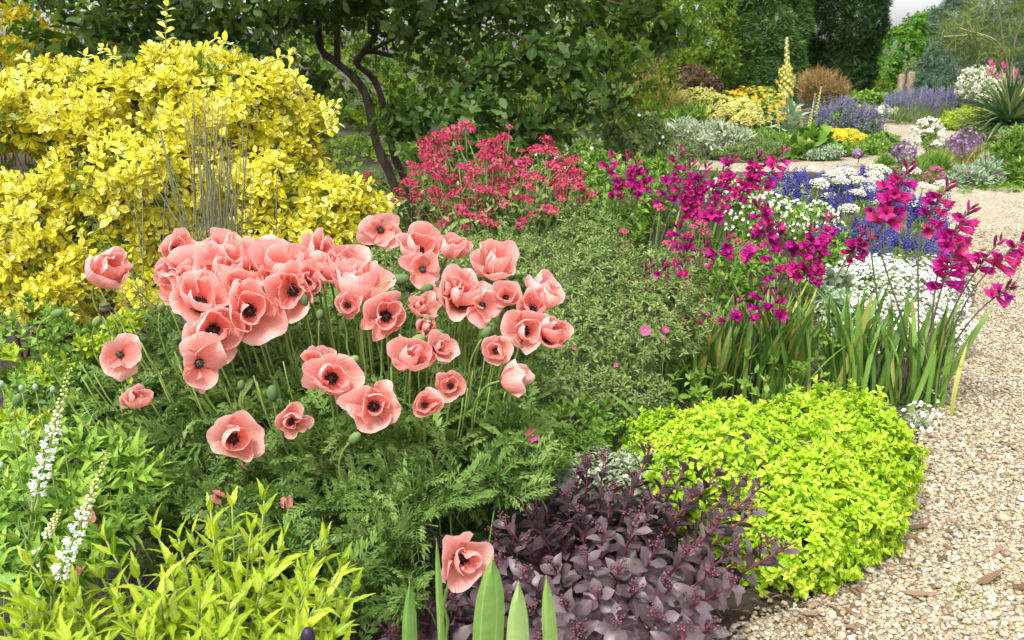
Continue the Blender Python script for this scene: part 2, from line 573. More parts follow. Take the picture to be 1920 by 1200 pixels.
def pebbles():
    n = 330000
    P = np.stack([rng.uniform(0.2, 4.6, n), rng.uniform(1.5, 7.5, n)], 1)
    x, y, dep = topx(np.c_[P, np.zeros(n)])
    edge_soft = rng.normal(scale=0.03, size=P.shape)
    ok = inside(P + edge_soft, PATH) & (x < 2050) & (y < 1290)
    keep = rng.random(n) < np.clip(1.15 - (P[:, 1] - 1.6) / 5.6, 0.05, 1)
    P = P[ok & keep]
    n = len(P)
    d = P[:, 1]
    s = 0.0056 * np.exp(rng.normal(scale=0.28, size=n))
    big = rng.random(n) < 0.012
    s[big] *= 1.45
    sc = np.stack([s * rng.uniform(0.8, 1.5, n), s * rng.uniform(0.75, 1.15, n), s * rng.uniform(0.45, 0.75, n)], 1)
    yaw = rng.uniform(0, 6.28, n)
    dirv = np.stack([np.cos(yaw), np.sin(yaw), rng.normal(scale=0.25, size=n)], 1)
    up = np.stack([rng.normal(scale=0.25, size=n), rng.normal(scale=0.25, size=n), np.ones(n)], 1)
    R = frames(dirv, up)
    z = 0.004 + sc[:, 2] * rng.uniform(0.3, 1.3, n)
    base = icosa(0)
    ts = []
    for k in range(5):
        q = icosa(0)
        q.V = q.V * (1 + 0.22 * rng.normal(size=(12, 1)))
        ts.append(q)
    tint = np.clip(rng.beta(2.2, 1.9, n), 0, 1)
    dark = rng.random(n)
    tint[dark < 0.06] = rng.uniform(0, 0.12, (dark < 0.06).sum())
    tint[(dark > 0.06) & (dark < 0.10)] = 0.99
    which = rng.integers(0, 5, n)
    Vs, Fs, Ts, k = [], [], [], 0
    for j in range(5):
        q = which == j
        V, F, t, e = joined(ts[j], np.c_[P[q], z[q]], R[q], sc[q], tint[q])
        Vs.append(V); Fs.append(F + k); Ts.append(t); k += len(V)
    o = part('gravel', np.vstack(Vs), np.vstack(Fs), M_STONE, None, np.concatenate(Ts), stuff=True)
    o['label'] = 'loose pale beige gravel covering the garden path'
    o['category'] = 'gravel'
    return n
NPEB = pebbles()

# ------------------------------------------------------------------ colours of plants
M_EUO = leafmat('variegated_leaf', [srgb(204, 192, 36), srgb(226, 214, 52), srgb(236, 226, 82), srgb(242, 236, 144)], rib=srgb(132, 150, 50), ribw=0.4, ribmix=0.5, trans=0.3, rough=0.42, spec=0.4)
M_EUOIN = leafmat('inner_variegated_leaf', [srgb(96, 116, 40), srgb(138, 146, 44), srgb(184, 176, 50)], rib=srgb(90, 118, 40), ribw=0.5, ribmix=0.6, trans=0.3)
M_GOLD = leafmat('golden_leaf', [srgb(190, 176, 26), srgb(222, 206, 40), srgb(238, 224, 76)], trans=0.35)
M_OAK = leafmat('tree_leaf', [srgb(44, 68, 26), srgb(60, 88, 34), srgb(80, 108, 46), srgb(132, 152, 102)], rib=srgb(120, 140, 84), ribw=0.2, ribmix=0.3, trans=0.4, rough=0.5, spec=0.25, tcol=(1.5, 1.4, 0.45, 1))
M_DARK = leafmat('dark_leaf', [srgb(48, 70, 24), srgb(74, 102, 34), srgb(108, 136, 44), srgb(144, 164, 56)], trans=0.4, rough=0.6, spec=0.2, tcol=(1.4, 1.35, 0.45, 1))
M_BRIGHT = leafmat('bright_leaf', [srgb(62, 104, 24), srgb(90, 138, 34), srgb(124, 168, 54)], trans=0.35, rough=0.4)
M_MARJ = leafmat('lime_leaf', [srgb(122, 162, 16), srgb(148, 188, 24), srgb(168, 202, 38), srgb(186, 212, 66), srgb(208, 212, 78)], rib=srgb(200, 228, 80), ribw=0.25, ribmix=0.4, trans=0.3, rough=0.5, spec=0.25)
M_LIME = leafmat('golden_green_leaf', [srgb(116, 146, 18), srgb(148, 174, 28), srgb(174, 192, 46), srgb(192, 206, 78)], rib=srgb(214, 228, 110), ribw=0.25, ribmix=0.45, trans=0.38, rough=0.5, spec=0.3)
M_SEDUM = leafmat('purple_leaf', [srgb(62, 46, 52), srgb(82, 64, 72), srgb(102, 86, 92), srgb(118, 110, 104)], rib=srgb(120, 84, 96), ribw=0.16, ribmix=0.4, trans=0.08, rough=0.42, spec=0.5)
M_SEDSTEM = leafmat('purple_stem', [srgb(94, 42, 56), srgb(122, 60, 74)], trans=0, rough=0.45)
M_SEDBUD = leafmat('purple_bud', [srgb(70, 46, 56), srgb(92, 58, 70), srgb(120, 76, 86)], trans=0, rough=0.6)
M_POPLEAF = leafmat('poppy_leaf', [srgb(74, 102, 42), srgb(94, 126, 54), srgb(116, 146, 70), srgb(146, 168, 98)], rib=srgb(148, 172, 100), ribw=0.2, ribmix=0.3, trans=0.3, rough=0.6, spec=0.25)
M_STEM = leafmat('green_stem', [srgb(70, 96, 40), srgb(102, 128, 58), srgb(142, 158, 84)], trans=0, rough=0.6, spec=0.3)
M_GREEN = leafmat('mid_green_leaf', [srgb(72, 106, 34), srgb(100, 138, 46), srgb(130, 164, 62), srgb(160, 186, 92)], trans=0.32, rough=0.5)
M_SAGE = leafmat('sage_leaf', [srgb(80, 104, 48), srgb(104, 126, 64), srgb(128, 148, 84), srgb(154, 168, 112)], trans=0.22, rough=0.65, spec=0.2)
M_SILVER = leafmat('silver_leaf', [srgb(120, 138, 100), srgb(148, 162, 126), srgb(174, 184, 154), srgb(198, 204, 182)], trans=0.15, rough=0.8, spec=0.1)
M_GLADLEAF = leafmat('sword_leaf', [srgb(74, 110, 42), srgb(98, 136, 54), srgb(126, 160, 72), srgb(196, 180, 96)], rib=srgb(140, 172, 96), ribw=0.2, ribmix=0.3, trans=0.28, rough=0.45, spec=0.35)
M_GLAD = leafmat('magenta_petal', [srgb(150, 16, 126), srgb(178, 26, 134), srgb(194, 42, 130), srgb(208, 80, 126)], rib=srgb(232, 96, 130), ribw=0.2, ribmix=0.25, trans=0.3, rough=0.5, spec=0.25)
M_GLADSTEM = leafmat('bract_stem', [srgb(92, 104, 72), srgb(106, 96, 82), srgb(98, 52, 68)], trans=0, rough=0.6)
M_VAL = leafmat('crimson_floret', [srgb(150, 34, 68), srgb(178, 52, 88), srgb(196, 74, 104), srgb(210, 110, 130)], trans=0.2, rough=0.6, spec=0.2)
M_WHITE = leafmat('white_petal', [srgb(214, 218, 204), srgb(232, 234, 224), srgb(242, 243, 236)], trans=0.2, rough=0.6, spec=0.2, mottle=0.06)
M_CREAM = leafmat('cream_floret', [srgb(206, 212, 178), srgb(228, 230, 206), srgb(240, 240, 226)], trans=0.2, rough=0.7, spec=0.1, mottle=0.06)
M_BLUE = leafmat('blue_floret', [srgb(58, 52, 134), srgb(76, 70, 158), srgb(100, 96, 176)], trans=0.2, rough=0.6)
M_LAV = leafmat('lavender_floret', [srgb(104, 100, 130), srgb(124, 120, 148), srgb(146, 144, 168)], trans=0.2, rough=0.7)
M_YEL = leafmat('yellow_floret', [srgb(206, 182, 20), srgb(222, 202, 40), srgb(232, 218, 84)], trans=0.25, rough=0.6)
M_PALEYEL = leafmat('pale_yellow_floret', [srgb(190, 184, 84), srgb(212, 206, 110), srgb(226, 222, 150)], trans=0.25, rough=0.7)
M_ORANGE = leafmat('deep_yellow_floret', [srgb(208, 150, 8), srgb(220, 172, 14), srgb(226, 190, 30)], trans=0.25, rough=0.6)
M_PINK = leafmat('pink_floret', [srgb(190, 56, 124), srgb(208, 84, 146), srgb(220, 114, 162)], trans=0.25, rough=0.6)
M_MAUVE = leafmat('mauve_floret', [srgb(124, 92, 128), srgb(146, 114, 148), srgb(170, 142, 168)], trans=0.2, rough=0.6)
M_TAN = leafmat('straw_blade', [srgb(128, 106, 66), srgb(164, 138, 90), srgb(190, 166, 112)], trans=0.25, rough=0.8, spec=0.1)
M_TANGREEN = leafmat('straw_green_blade', [srgb(126, 124, 60), srgb(160, 152, 80), srgb(188, 176, 108)], trans=0.25, rough=0.8, spec=0.1)
M_BROWNLEAF = leafmat('bronze_leaf', [srgb(64, 44, 36), srgb(92, 66, 50), srgb(120, 92, 66)], trans=0.2, rough=0.6)
M_REEDGRASS = leafmat('grass_stalk', [srgb(94, 114, 66), srgb(116, 128, 84), srgb(128, 124, 98), srgb(118, 106, 94)], trans=0.1, rough=0.7)
M_CONIF = leafmat('juniper_spray', [srgb(64, 96, 46), srgb(86, 118, 58), srgb(112, 142, 76)], trans=0.15, rough=0.7, spec=0.2)
M_CYP = leafmat('cypress_spray', [srgb(30, 52, 24), srgb(44, 70, 30), srgb(62, 92, 40)], trans=0.12, rough=0.7, spec=0.2)
M_BLUECON = leafmat('grey_conifer_spray', [srgb(66, 90, 72), srgb(86, 110, 88), srgb(108, 130, 106)], trans=0.1, rough=0.7, spec=0.2)
M_BROOM = leafmat('feathery_spray', [srgb(92, 112, 56), srgb(116, 134, 72), srgb(140, 152, 90)], trans=0.3, rough=0.8, spec=0.1)
M_GLAUC = leafmat('glaucous_leaf', [srgb(124, 148, 112), srgb(148, 168, 134), srgb(172, 188, 160)], trans=0.12, rough=0.7, spec=0.2)

def barkmat(name, c0, c1, sc=25):
    m = bpy.data.materials.new(name); m.use_nodes = True
    n, l = m.node_tree.nodes, m.node_tree.links
    b = n['Principled BSDF']; b.inputs['Roughness'].default_value = 0.9
    tc = n.new('ShaderNodeTexCoord'); mp = n.new('ShaderNodeMapping'); mp.inputs['Scale'].default_value = (1, 1, 0.25)
    a = n.new('ShaderNodeTexNoise'); a.inputs['Scale'].default_value = sc; a.inputs['Detail'].default_value = 8
    r = n.new('ShaderNodeValToRGB')
    r.color_ramp.elements[0].position = 0.35; r.color_ramp.elements[0].color = c0
    r.color_ramp.elements[1].position = 0.68; r.color_ramp.elements[1].color = c1
    bp = n.new('ShaderNodeBump'); bp.inputs['Distance'].default_value = 0.01; bp.inputs['Strength'].default_value = 0.8
    l.new(tc.outputs['Object'], mp.inputs[0]); l.new(mp.outputs[0], a.inputs[0]); l.new(a.outputs[0], r.inputs[0])
    l.new(r.outputs[0], b.inputs['Base Color']); l.new(a.outputs[0], bp.inputs['Height']); l.new(bp.outputs[0], b.inputs['Normal'])
    return m
M_BARK = barkmat('bark', srgb(50, 42, 34), srgb(92, 80, 66))
M_POST = barkmat('weathered_wood', srgb(120, 106, 88), srgb(168, 152, 128), 14)
M_TWIG = leafmat('twig', [srgb(84, 66, 44), srgb(116, 96, 66)], trans=0, rough=0.8)

# ------------------------------------------------------------------ leaf shapes
L_ELL = [leaf('ell', 0.5, 3, 0.3, 0.1), leaf('obov', 0.52, 3, 0.2, 0.3), leaf('ell', 0.46, 3, 0.45, -0.1)]
L_EUO = [leaf('obov', 0.6, 4, 0.14, 0.15), leaf('ell', 0.58, 4, 0.1, 0.3), leaf('obov', 0.54, 4, 0.3, -0.1)]
L_OVATE = [leaf('ell', 0.68, 5, 0.12, 0.15), leaf('ell', 0.62, 5, 0.2, 0.3), leaf('obov', 0.68, 5, 0.1, 0.2)]
L_LANCE = [leaf('lance', 0.36, 8, 0.15, 0.2, tooth=0.22), leaf('lance', 0.33, 8, 0.25, 0.4, tooth=0.22), leaf('lance', 0.30, 8, 0.12, 0.05, tooth=0.25)]
L_NARROW = [leaf('lance', 0.22, 2, 0.3, 0.2), leaf('lance', 0.26, 2, 0.2, 0.5)]
L_BLADE = [leaf('blade', 0.06, 3, 0.3, 0.5), leaf('blade', 0.05, 3, 0.3, 0.15)]
L_SIMPLE = [leaf('ell', 0.55, 2, 0.2, 0.2), leaf('ovate', 0.6, 2, 0.3, 0.4)]
L_SED = [leaf('obov', 0.6, 5, 0.3, 0.1), leaf('ell', 0.52, 5, 0.3, 0.4), leaf('obov', 0.5, 5, 0.45, -0.15)]

def spray(k=5, W=0.12, fan=0.8, curl=0.3, seed=0):
    r = np.random.default_rng(seed)
    it = []
    for i in range(k):
        a = (i / (k - 1) - 0.5) * 2 * fan
        d = np.array([[math.sin(a), math.cos(a), r.normal() * 0.25]])
        it.append((leaf('lance', W, 2, 0.2, curl), frames(d, np.array([[0, 0, 1.0]]))[0], r.uniform(0.6, 1), np.array([0, 0, 0]), r.uniform(-0.15, 0.15)))
    return merge(it)
L_SPRAY = [spray(5, 0.14, 0.7, 0.3, 1), spray(5, 0.14, 0.9, 0.1, 2), spray(4, 0.16, 0.6, 0.5, 3)]

def flower5(k=5, W=0.75, cup=0.35, n=2):
    it = []
    for i in range(k):
        a = 2 * math.pi * i / k
        d = np.array([[math.cos(a), math.sin(a), cup]])
        it.append((leaf('obov', W, n, 0.1, 0.1), frames(d, np.array([[0, 0, 1.0]]))[0], 0.5, np.array([0, 0, 0]), 0.0))
    t = merge(it)
    # face along +Y so that frames(direction, ...) turns the flower to look that way
    t.V = t.V[:, [0, 2, 1]] * np.array([1, 1, -1])
    return t
FL5 = flower5()
FL_DAISY = flower5(8, 0.4, 0.1, 2)

def floret_ball(k=9, r=0.5, seed=0, sz=0.24):
    g = np.random.default_rng(seed)
    it = []
    for i in range(k):
        d = nrmz(g.normal(size=3)); d[1] = abs(d[1])
        it.append((octa((1, 0.8, 1)), frames(d[None], g.normal(size=(1, 3)))[0], sz * g.uniform(0.7, 1.2), d * r * g.uniform(0.5, 1), g.uniform(-0.3, 0.3)))
    return merge(it)
FB = [floret_ball(7, 0.5, s) for s in range(3)]

def spike_t(k=22, w=0.16, seed=0, sz=0.09, top=0.35, lo=0.0):
    """a flower spike one unit tall along +Y"""
    g = np.random.default_rng(seed)
    it = [(tube([(0, 0, 0), (0, 0.5, 0), (0, 1, 0)], [0.02, 0.015, 0.01], 4), np.eye(3), 1, np.zeros(3), 0.0)]
    for i in range(k):
        t = lo + (1 - lo) * i / (k - 1)
        r = w * (1 - (1 - top) * t)
        a = i * 2.4
        it.append((octa((1, 0.8, 1)), np.eye(3), sz * (1 - 0.5 * t) * g.uniform(0.8, 1.3), np.array([math.cos(a) * r, t, math.sin(a) * r]), g.uniform(-0.3, 0.3)))
    return merge(it)
SPK = [spike_t(20, 0.12, s) for s in range(3)]
# ------------------------------------------------------------------ bushes, trees
def shrub(name, label, cat, base, blobs, n, k, L, ts, mat, nparts=0, partname='leaf', rest='foliage', group=None, stems=12, stem_r=(0.012, 0.004), stem_mat=None,
          depth=0.12, lump=0.1, face=-0.35, cell=14.0, zmin=0.02, **kw):
    r = thing(name, label, cat, (base[0], base[1], 0), group)
    P, N = blobpts(blobs, n, depth, face, zmin, lump)
    pos, R, s, tint = sprig(P, N, k, L, **kw)
    foliage(r, partname, ts, pos, R, s, tint, mat, nparts, rest, cell)
    if stems:
        q = P[rng.choice(len(P), min(stems, len(P)), replace=False)]
        c = np.array(blobs)[:, :3].mean(0)
        stems_to(r, 'branches', base, q * 0.75 + c * 0.25, stem_mat or M_TWIG, stem_r[0], stem_r[1], 5, spread=0.06)
    return r

def flowers_on(r, name, blobs, n, size, ts, mat, nparts=0, rest=None, face=-0.2, up=0.4, upmin=-0.2, out=0.02, depth=0.05, lump=0.1, jit=0.35, tocam=0.0, cell=10.0):
    P, N = blobpts(blobs, n, depth, face, 0.02, lump, upmin=upmin)
    d = nrmz(N + np.array([0, 0, up]) + rng.normal(scale=jit, size=N.shape) + nrmz(CAM - P) * tocam)
    R = frames(d, rng.normal(size=N.shape))
    foliage(r, name, ts, P + N * out, R, size * rng.uniform(0.7, 1.25, len(P)), rng.random(len(P)), mat, nparts, rest or name, cell)

# ---- far trees and hedge of trees
def conifer(name, label, blobs, n, L, mat, base, trunk_r=0.12, **kw):
    r = thing(name, label, 'tree', (base[0], base[1], 0))
    P, N = blobpts(blobs, n, 0.1, -0.3, 0.15, kw.pop('lump', 0.06))
    pos, R, s, tint = sprig(P, N, kw.pop('k', 3), L, **kw)
    foliage(r, 'crown', L_SPRAY, pos, R, s, tint, mat, 0, 'crown')
    h = max(b[2] + b[5] for b in blobs) * 0.9
    t = tube([(base[0], base[1], -0.1), (base[0], base[1], h * 0.5), (base[0], base[1], h)], [trunk_r, trunk_r * 0.7, trunk_r * 0.2], 7)
    part('trunk', t.V, t.F, M_BARK, r)
    return r

def col_blobs(px0, px1, Y, zs, ws):
    """a column of masses standing between two photo columns, width factor ws at heights zs"""
    a, b = at(px0, 120, Y), at(px1, 120, Y)
    cx, hw = (a[0] + b[0]) / 2, (b[0] - a[0]) / 2
    return [(cx, Y, z, hw * w_, hw * w_ * 0.9, hz) for (z, hz), w_ in zip(zs, ws)], (cx, Y)

bl, bs = col_blobs(1368, 1512, 25, [(0.9, 1.2), (2.0, 1.3), (3.2, 1.4), (4.4, 1.4), (5.6, 1.3)], [0.97, 1.0, 1.0, 0.9, 0.6])
conifer('juniper_tree', 'tall columnar mid green conifer with upswept sprays behind the yellow spire', bl, 5600, 0.26, M_CONIF, bs, up=1.6, tilt=(0.1, 0.7), lump=0.05)
bl, bs = col_blobs(1500, 1650, 27, [(1.0, 1.5), (2.3, 1.5), (3.6, 1.5), (5.0, 1.6), (6.4, 1.6)], [0.86, 0.98, 1.06, 1.0, 0.8])
conifer('cypress_tree', 'massive dark green cypress with drooping layered sprays beside the columnar conifer', bl, 4600, 0.30, M_CYP, bs, up=-0.15, tilt=(0.3, 1.2), lump=0.09)
bl, bs = col_blobs(1335, 1400, 30, [(1.2, 1.5), (2.8, 1.6), (4.4, 1.6)], [0.9, 1.0, 0.8])
conifer('dark_conifer', 'narrow dark conifer half hidden behind the columnar mid green conifer', bl, 1300, 0.36, M_CYP, bs, up=1.0, tilt=(0.1, 0.8))
g = at(1830, 160, 26)
bl = [B(1830, 120, 26, 100, 80), B(1790, 150, 25.5, 70, 55), B(1790, 60, 27, 48, 62), B(1860, 40, 27, 90, 80), B(1880, 150, 26, 70, 55)]
conifer('grey_conifer', 'broad grey green conifer behind the lavender with sprays to the ground', bl, 3200, 0.26, M_BLUECON, (g[0], 26), up=0.1, tilt=(0.2, 1.0), lump=0.12)
# bright tree
bt = at(1680, 180, 40)
r = shrub('bright_green_tree', 'glossy bright green tree standing behind the timber gate posts', 'tree', (bt[0], 40), [B(1685, 112, 40, 60, 58), B(1715, 75, 40, 40, 48), B(1650, 140, 39.5, 38, 32), B(1700, 150, 40, 60, 35), B(1630, 165, 39, 30, 22), B(1745, 60, 41, 40, 40)],
          2500, 6, 0.17, L_SIMPLE, M_BRIGHT, stems=0, lump=0.16, jit=0.6, depth=0.25, partname='crown', rest='crown')
t = tube([(bt[0], 40, -0.1), (bt[0], 40, 1.0), (bt[0] + 0.1, 40, 2.2)], [0.16, 0.12, 0.05], 7)
part('trunk', t.V, t.F, M_BARK, r)
# feathery tree
ft = at(1860, 180, 22)
r = thing('broom_tree', 'airy feathery olive green tree with pale twigs hanging before the grey conifer', 'tree', (ft[0], 22, 0))
P, N = blobpts([B(1850, 40, 22, 75, 50), B(1800, 68, 21.5, 50, 30), B(1900, 80, 22, 60, 45), B(1890, 0, 22, 70, 50), B(1850, 100, 21.5, 50, 22)], 1150, 0.6, -0.9, 0.3, 0.2)
pos, R, s, tint = sprig(P, N, 4, 0.34, up=-0.3, jit=0.8, tilt=(0.1, 0.8))
foliage(r, 'crown', [leaf('blade', 0.05, 2, 0.2, 0.6), leaf('blade', 0.06, 2, 0.2, -0.4)], pos, R, s, tint, M_BROOM, 0, 'crown')
it = []
for a, b_, c_ in [((1895, 200), (1880, 90), (1800, 52)), ((1895, 200), (1878, 60), (1865, -20)), ((1888, 120), (1850, 70), (1770, 68)), ((1880, 90), (1840, 85), (1815, 40)), ((1895, 200), (1900, 90), (1930, 10))]:
    pts = smooth_line([at(*a, 22) * [1, 1, 0] if a[1] == 200 else at(*a, 22), at(*b_, 21.6), at(*c_, 21)], 12)
    it.append((tube(pts, np.linspace(0.035, 0.008, len(pts)), 5), np.eye(3), 1, np.zeros(3), 0.8))
t = merge(it)
part('limbs', t.V, t.F, leafmat('pale_twig', [srgb(150, 140, 104), srgb(190, 180, 146)], trans=0, rough=0.8), r, tint=t.tv, stuff=True)

# ---- dense planting behind the garden
def bush(name, label, cx, blobs, n, L, mat, ts=L_SIMPLE, k=5, group='dark shrubs closing off the garden', **kw):
    c = np.array(blobs)
    return shrub(name, label, kw.pop('cat', 'shrub'), (c[0, 0], c[0, 1]), blobs, n, k, L, ts, mat, group=group, partname='foliage', rest='foliage', **kw)

bush('woodland_edge', 'deep green woodland edge standing far behind the forked tree', 0, [B(-150, 60, 19, 260, 190), B(150, 80, 19, 260, 190), B(450, 90, 19, 260, 190), B(750, 90, 19, 260, 190), B(1020, 90, 19, 220, 190), B(1200, 60, 21, 130, 170)], 4600, 0.19, M_DARK, group=None, cat='trees', stems=0)
bush('fern_undergrowth', 'shaded green undergrowth on the ground below the forked tree', 0, [B(600, 300, 9.5, 180, 46), B(430, 280, 9.5, 160, 60), B(720, 330, 9.0, 120, 40), B(880, 310, 9.5, 160, 50), B(1040, 300, 10, 120, 46), B(650, 370, 8.2, 120, 26)], 1500, 0.075, M_DARK, group=None, cat='undergrowth', stems=0, k=5)
bush('dark_shrub', 'dense dark green shrub behind the yellow variegated bush', 0, [B(-60, 60, 12, 260, 160), B(150, 20, 12, 200, 160), B(60, 180, 11.5, 250, 90)], 1300, 0.12, M_DARK)
bush('leafy_thicket', 'shaded leafy thicket filling the gap behind the forked tree trunk', 0, [B(420, 60, 13, 220, 160), B(560, 180, 12.5, 200, 120), B(640, 60, 14, 200, 150)], 1700, 0.11, M_DARK)
bush('shady_shrub', 'dark shrub in deep shade behind the tree with crimson flowers before it', 0, [B(860, 120, 13, 220, 160), B(900, 240, 12, 180, 80), B(1000, 40, 14, 200, 150)], 1700, 0.11, M_DARK)
bush('olive_shrub', 'olive green shrub beyond the drooping tip of the tree branch', 0, [B(1130, 110, 15, 150, 120), B(1190, 20, 17, 130, 110), B(1120, 220, 13.5, 130, 60)], 1300, 0.11, M_DARK)
bush('small_leaved_tree', 'small leaved green tree between the dark conifer and the hanging branch', 0, [B(1300, 60, 24, 75, 80), B(1340, 110, 23, 45, 50), B(1265, 20, 25, 70, 80), B(1330, 140, 23, 36, 25)], 900, 0.17, M_DARK, cat='tree', group=None)
bush('bronze_shrub', 'brown purple leaved shrub low beside the columnar conifer', 0, [B(1285, 155, 19, 58, 32), B(1240, 140, 19, 40, 36), B(1325, 165, 19, 30, 20)], 600, 0.11, M_BROWNLEAF, group=None)
bush('low_hedge', 'low rough olive hedge running behind the gate posts', 0, [B(1640, 175, 36, 45, 22), B(1700, 180, 36, 45, 18), B(1760, 178, 36, 40, 18), B(1580, 172, 34, 40, 20)], 900, 0.2, M_DARK, group=None)
bush('far_tree', 'soft green tree standing beyond the dark conifers', 0, [B(1400, 30, 55, 120, 110), B(1250, 60, 50, 130, 110), B(1550, 60, 60, 90, 90)], 900, 0.5, M_DARK, cat='tree', group=None)
bush('far_tree_edge', 'leafy green tree closing the garden beside the feathery tree', 0, [B(1960, 80, 30, 80, 110), B(1930, 170, 28, 50, 50)], 800, 0.22, M_BRIGHT, cat='tree', group=None)

# ---- gate posts
def post(px0, px1, pytop, Y, name, label):
    a, b_ = at(px0, pytop, Y), at(px1, pytop, Y)
    x0, x1, h = a[0], b_[0], a[2]
    r = thing(name, label, 'post', ((x0 + x1) / 2, Y, 0), 'timber gate posts')
    d = (x1 - x0)
    V, F = [], []
    for z, ins in ((-0.05, 0), (h - 0.05, 0), (h, 0.04)):
        V += [(x0 + ins, Y - d / 2 + ins, z), (x1 - ins, Y - d / 2 + ins, z), (x1 - ins, Y + d / 2 - ins, z), (x0 + ins, Y + d / 2 - ins, z)]
    for i in range(2):
        for k in range(4):
            p, q = i * 4 + k, i * 4 + (k + 1) % 4
            F += [(p, q, q + 4), (p, q + 4, p + 4)]
    F += [(8, 9, 10), (8, 10, 11)]
    part('timber', V, F, M_POST, r, smooth=False)
    return r
def bar(r, name, a, b_, w_):
    t = tube(np.array([a, (np.array(a) + b_) / 2, b_]), [w_, w_, w_], 4)
    part(name, t.V, t.F, M_POST, r, smooth=False)
p1 = post(1686.5, 1696.5, 138, 27, 'gate_post', 'shorter weathered timber gate post with two slanting braces')
bar(p1, 'brace', at(1689, 152, 27), at(1676, 171, 27) * [1, 1, 0], 0.03)
bar(p1, 'brace', at(1695, 154, 27.0), at(1704.5, 176, 27), 0.03)
p2 = post(1704, 1716, 134, 27, 'gate_post', 'taller thicker weathered timber gate post with a rail')
bar(p2, 'rail', at(1714, 154, 27.05), at(1732, 156, 27.4), 0.06)
bar(p2, 'rail', at(1714, 172, 27.05), at(1732, 172, 27.4), 0.06)
p3 = post(1729, 1735, 148, 27.4, 'gate_post', 'slim weathered timber post at the end of the short rail')

# ------------------------------------------------------------------ the forked tree
TY = 7.2
tb = gnd(762, 440)
r = thing('forked_tree', 'multi-stemmed dark barked tree with large oval leaves drooping over the crimson flowers', 'tree', (tb[0], tb[1], 0))
def limb(pts, r0, r1, Y=TY, nm='limb'):
    q = [at(x, y, Y + (rest[0] if rest else 0)) for x, y, *rest in pts]
    return smooth_line(q, 30), r0, r1, nm
lim = [([tb - [0.03, 0, 0.1]] + [at(x, y, TY) for x, y in ((738, 345), (706, 270), (690, 190), (668, 150), (628, 115), (602, 92), (597, 40), (604, -40), (600, -200))], 0.040, 0.022, 'trunk'),
       ([tb + [0.10, 0.05, -0.1]] + [at(x, y, TY + 0.15) for x, y in ((762, 345), (738, 290), (724, 215), (702, 150), (668, 118), (690, 96), (735, 105), (768, 112), (800, 130))], 0.036, 0.014, 'trunk'),
       ([at(668, 118, TY + 0.12), at(690, 85, TY), at(706, 55, TY), at(712, -30, TY), at(730, -180, TY)], 0.026, 0.02, 'limb'),
       ([at(632, 117, TY), at(632, 70, TY), at(628, 0, TY + 0.1), at(622, -120, TY + 0.2)], 0.028, 0.016, 'limb'),
       ([at(700, 92, TY), at(750, 70, TY), at(770, 95, TY - 0.2)], 0.016, 0.008, 'limb'),
       ([tb + [-0.5, 0.5, -0.1], at(548, 185, TY + 0.8), at(530, 110, TY + 0.8), at(505, 60, TY + 0.8), at(490, -20, TY + 0.8)], 0.05, 0.025, 'limb'),
       ([at(540, 130, TY + 0.8), at(490, 75, TY + 0.8), at(430, 55, TY + 0.8)], 0.025, 0.012, 'limb'),
       ([at(712, -30, TY), at(800, 0, TY - 0.3), at(900, 40, TY - 0.6), at(1020, 90, TY - 0.9), at(1120, 160, TY - 1.0), at(1180, 200, TY - 1.0)], 0.014, 0.004, 'limb'),
       ([at(880, 45, TY - 0.4), at(888, 0, TY - 0.4), at(900, -60, TY - 0.4)], 0.03, 0.02, 'limb'),
       ([at(800, 0, TY - 0.3), at(960, -20, TY - 0.4), at(1130, 0, TY - 0.4), at(1300, 60, TY - 0.4)], 0.026, 0.006, 'limb'),
       ([at(604, -40, TY), at(480, -20, TY - 0.5), at(300, 10, TY - 0.8), at(120, 30, TY - 0.8)], 0.03, 0.008, 'limb'),
       ([at(768, 112, TY + 0.15), at(850, 150, TY - 0.4), at(930, 230, TY - 0.8)], 0.02, 0.005, 'limb')]
for pts, r0, r1, nm in lim:
    pts = smooth_line(pts, 30)
    t = tube(pts, np.linspace(r0, r1, len(pts)) * (1 + 0.08 * np.sin(np.arange(len(pts)) * 1.7)), 8)
    part(nm, t.V, t.F, M_BARK, r)
cb = [B(800, 60, 7.0, 120, 60), B(900, 130, 6.6, 130, 60), B(820, 200, 6.3, 100, 45), B(960, 210, 6.3, 120, 45), B(1040, 120, 6.3, 120, 60), B(1120, 190, 6.2, 85, 45), B(1010, 270, 6.3, 90, 30),
      B(900, 270, 6.0, 90, 26), B(1000, 20, 6.8, 160, 60), B(1180, 30, 6.8, 110, 50), B(1250, 70, 6.8, 60, 36), B(700, 0, 7.0, 130, 50), B(560, 30, 7.2, 120, 50), B(420, 40, 6.4, 130, 50), B(280, 40, 6.2, 120, 60),
      B(140, 60, 6.0, 110, 60), B(480, 110, 6.8, 60, 40), B(760, 230, 6.2, 60, 50), B(590, 150, 7.4, 60, 40), B(1170, 110, 6.2, 60, 40), B(300, -60, 6.5, 400, 80), B(900, -70, 7.0, 450, 80), B(780, 290, 5.9, 45, 24)]
P, N = blobpts(cb, 2700, 0.55, -0.7, 0.5, 0.25, 0.55)
pos, R, s, tint = sprig(P, N, 5, 0.10, up=0.15, jit=0.6, tilt=(0.7, 1.5), step=0.8)
foliage(r, 'leaf', L_OVATE, pos, R, s, tint, M_OAK, 300, 'crown', 30)
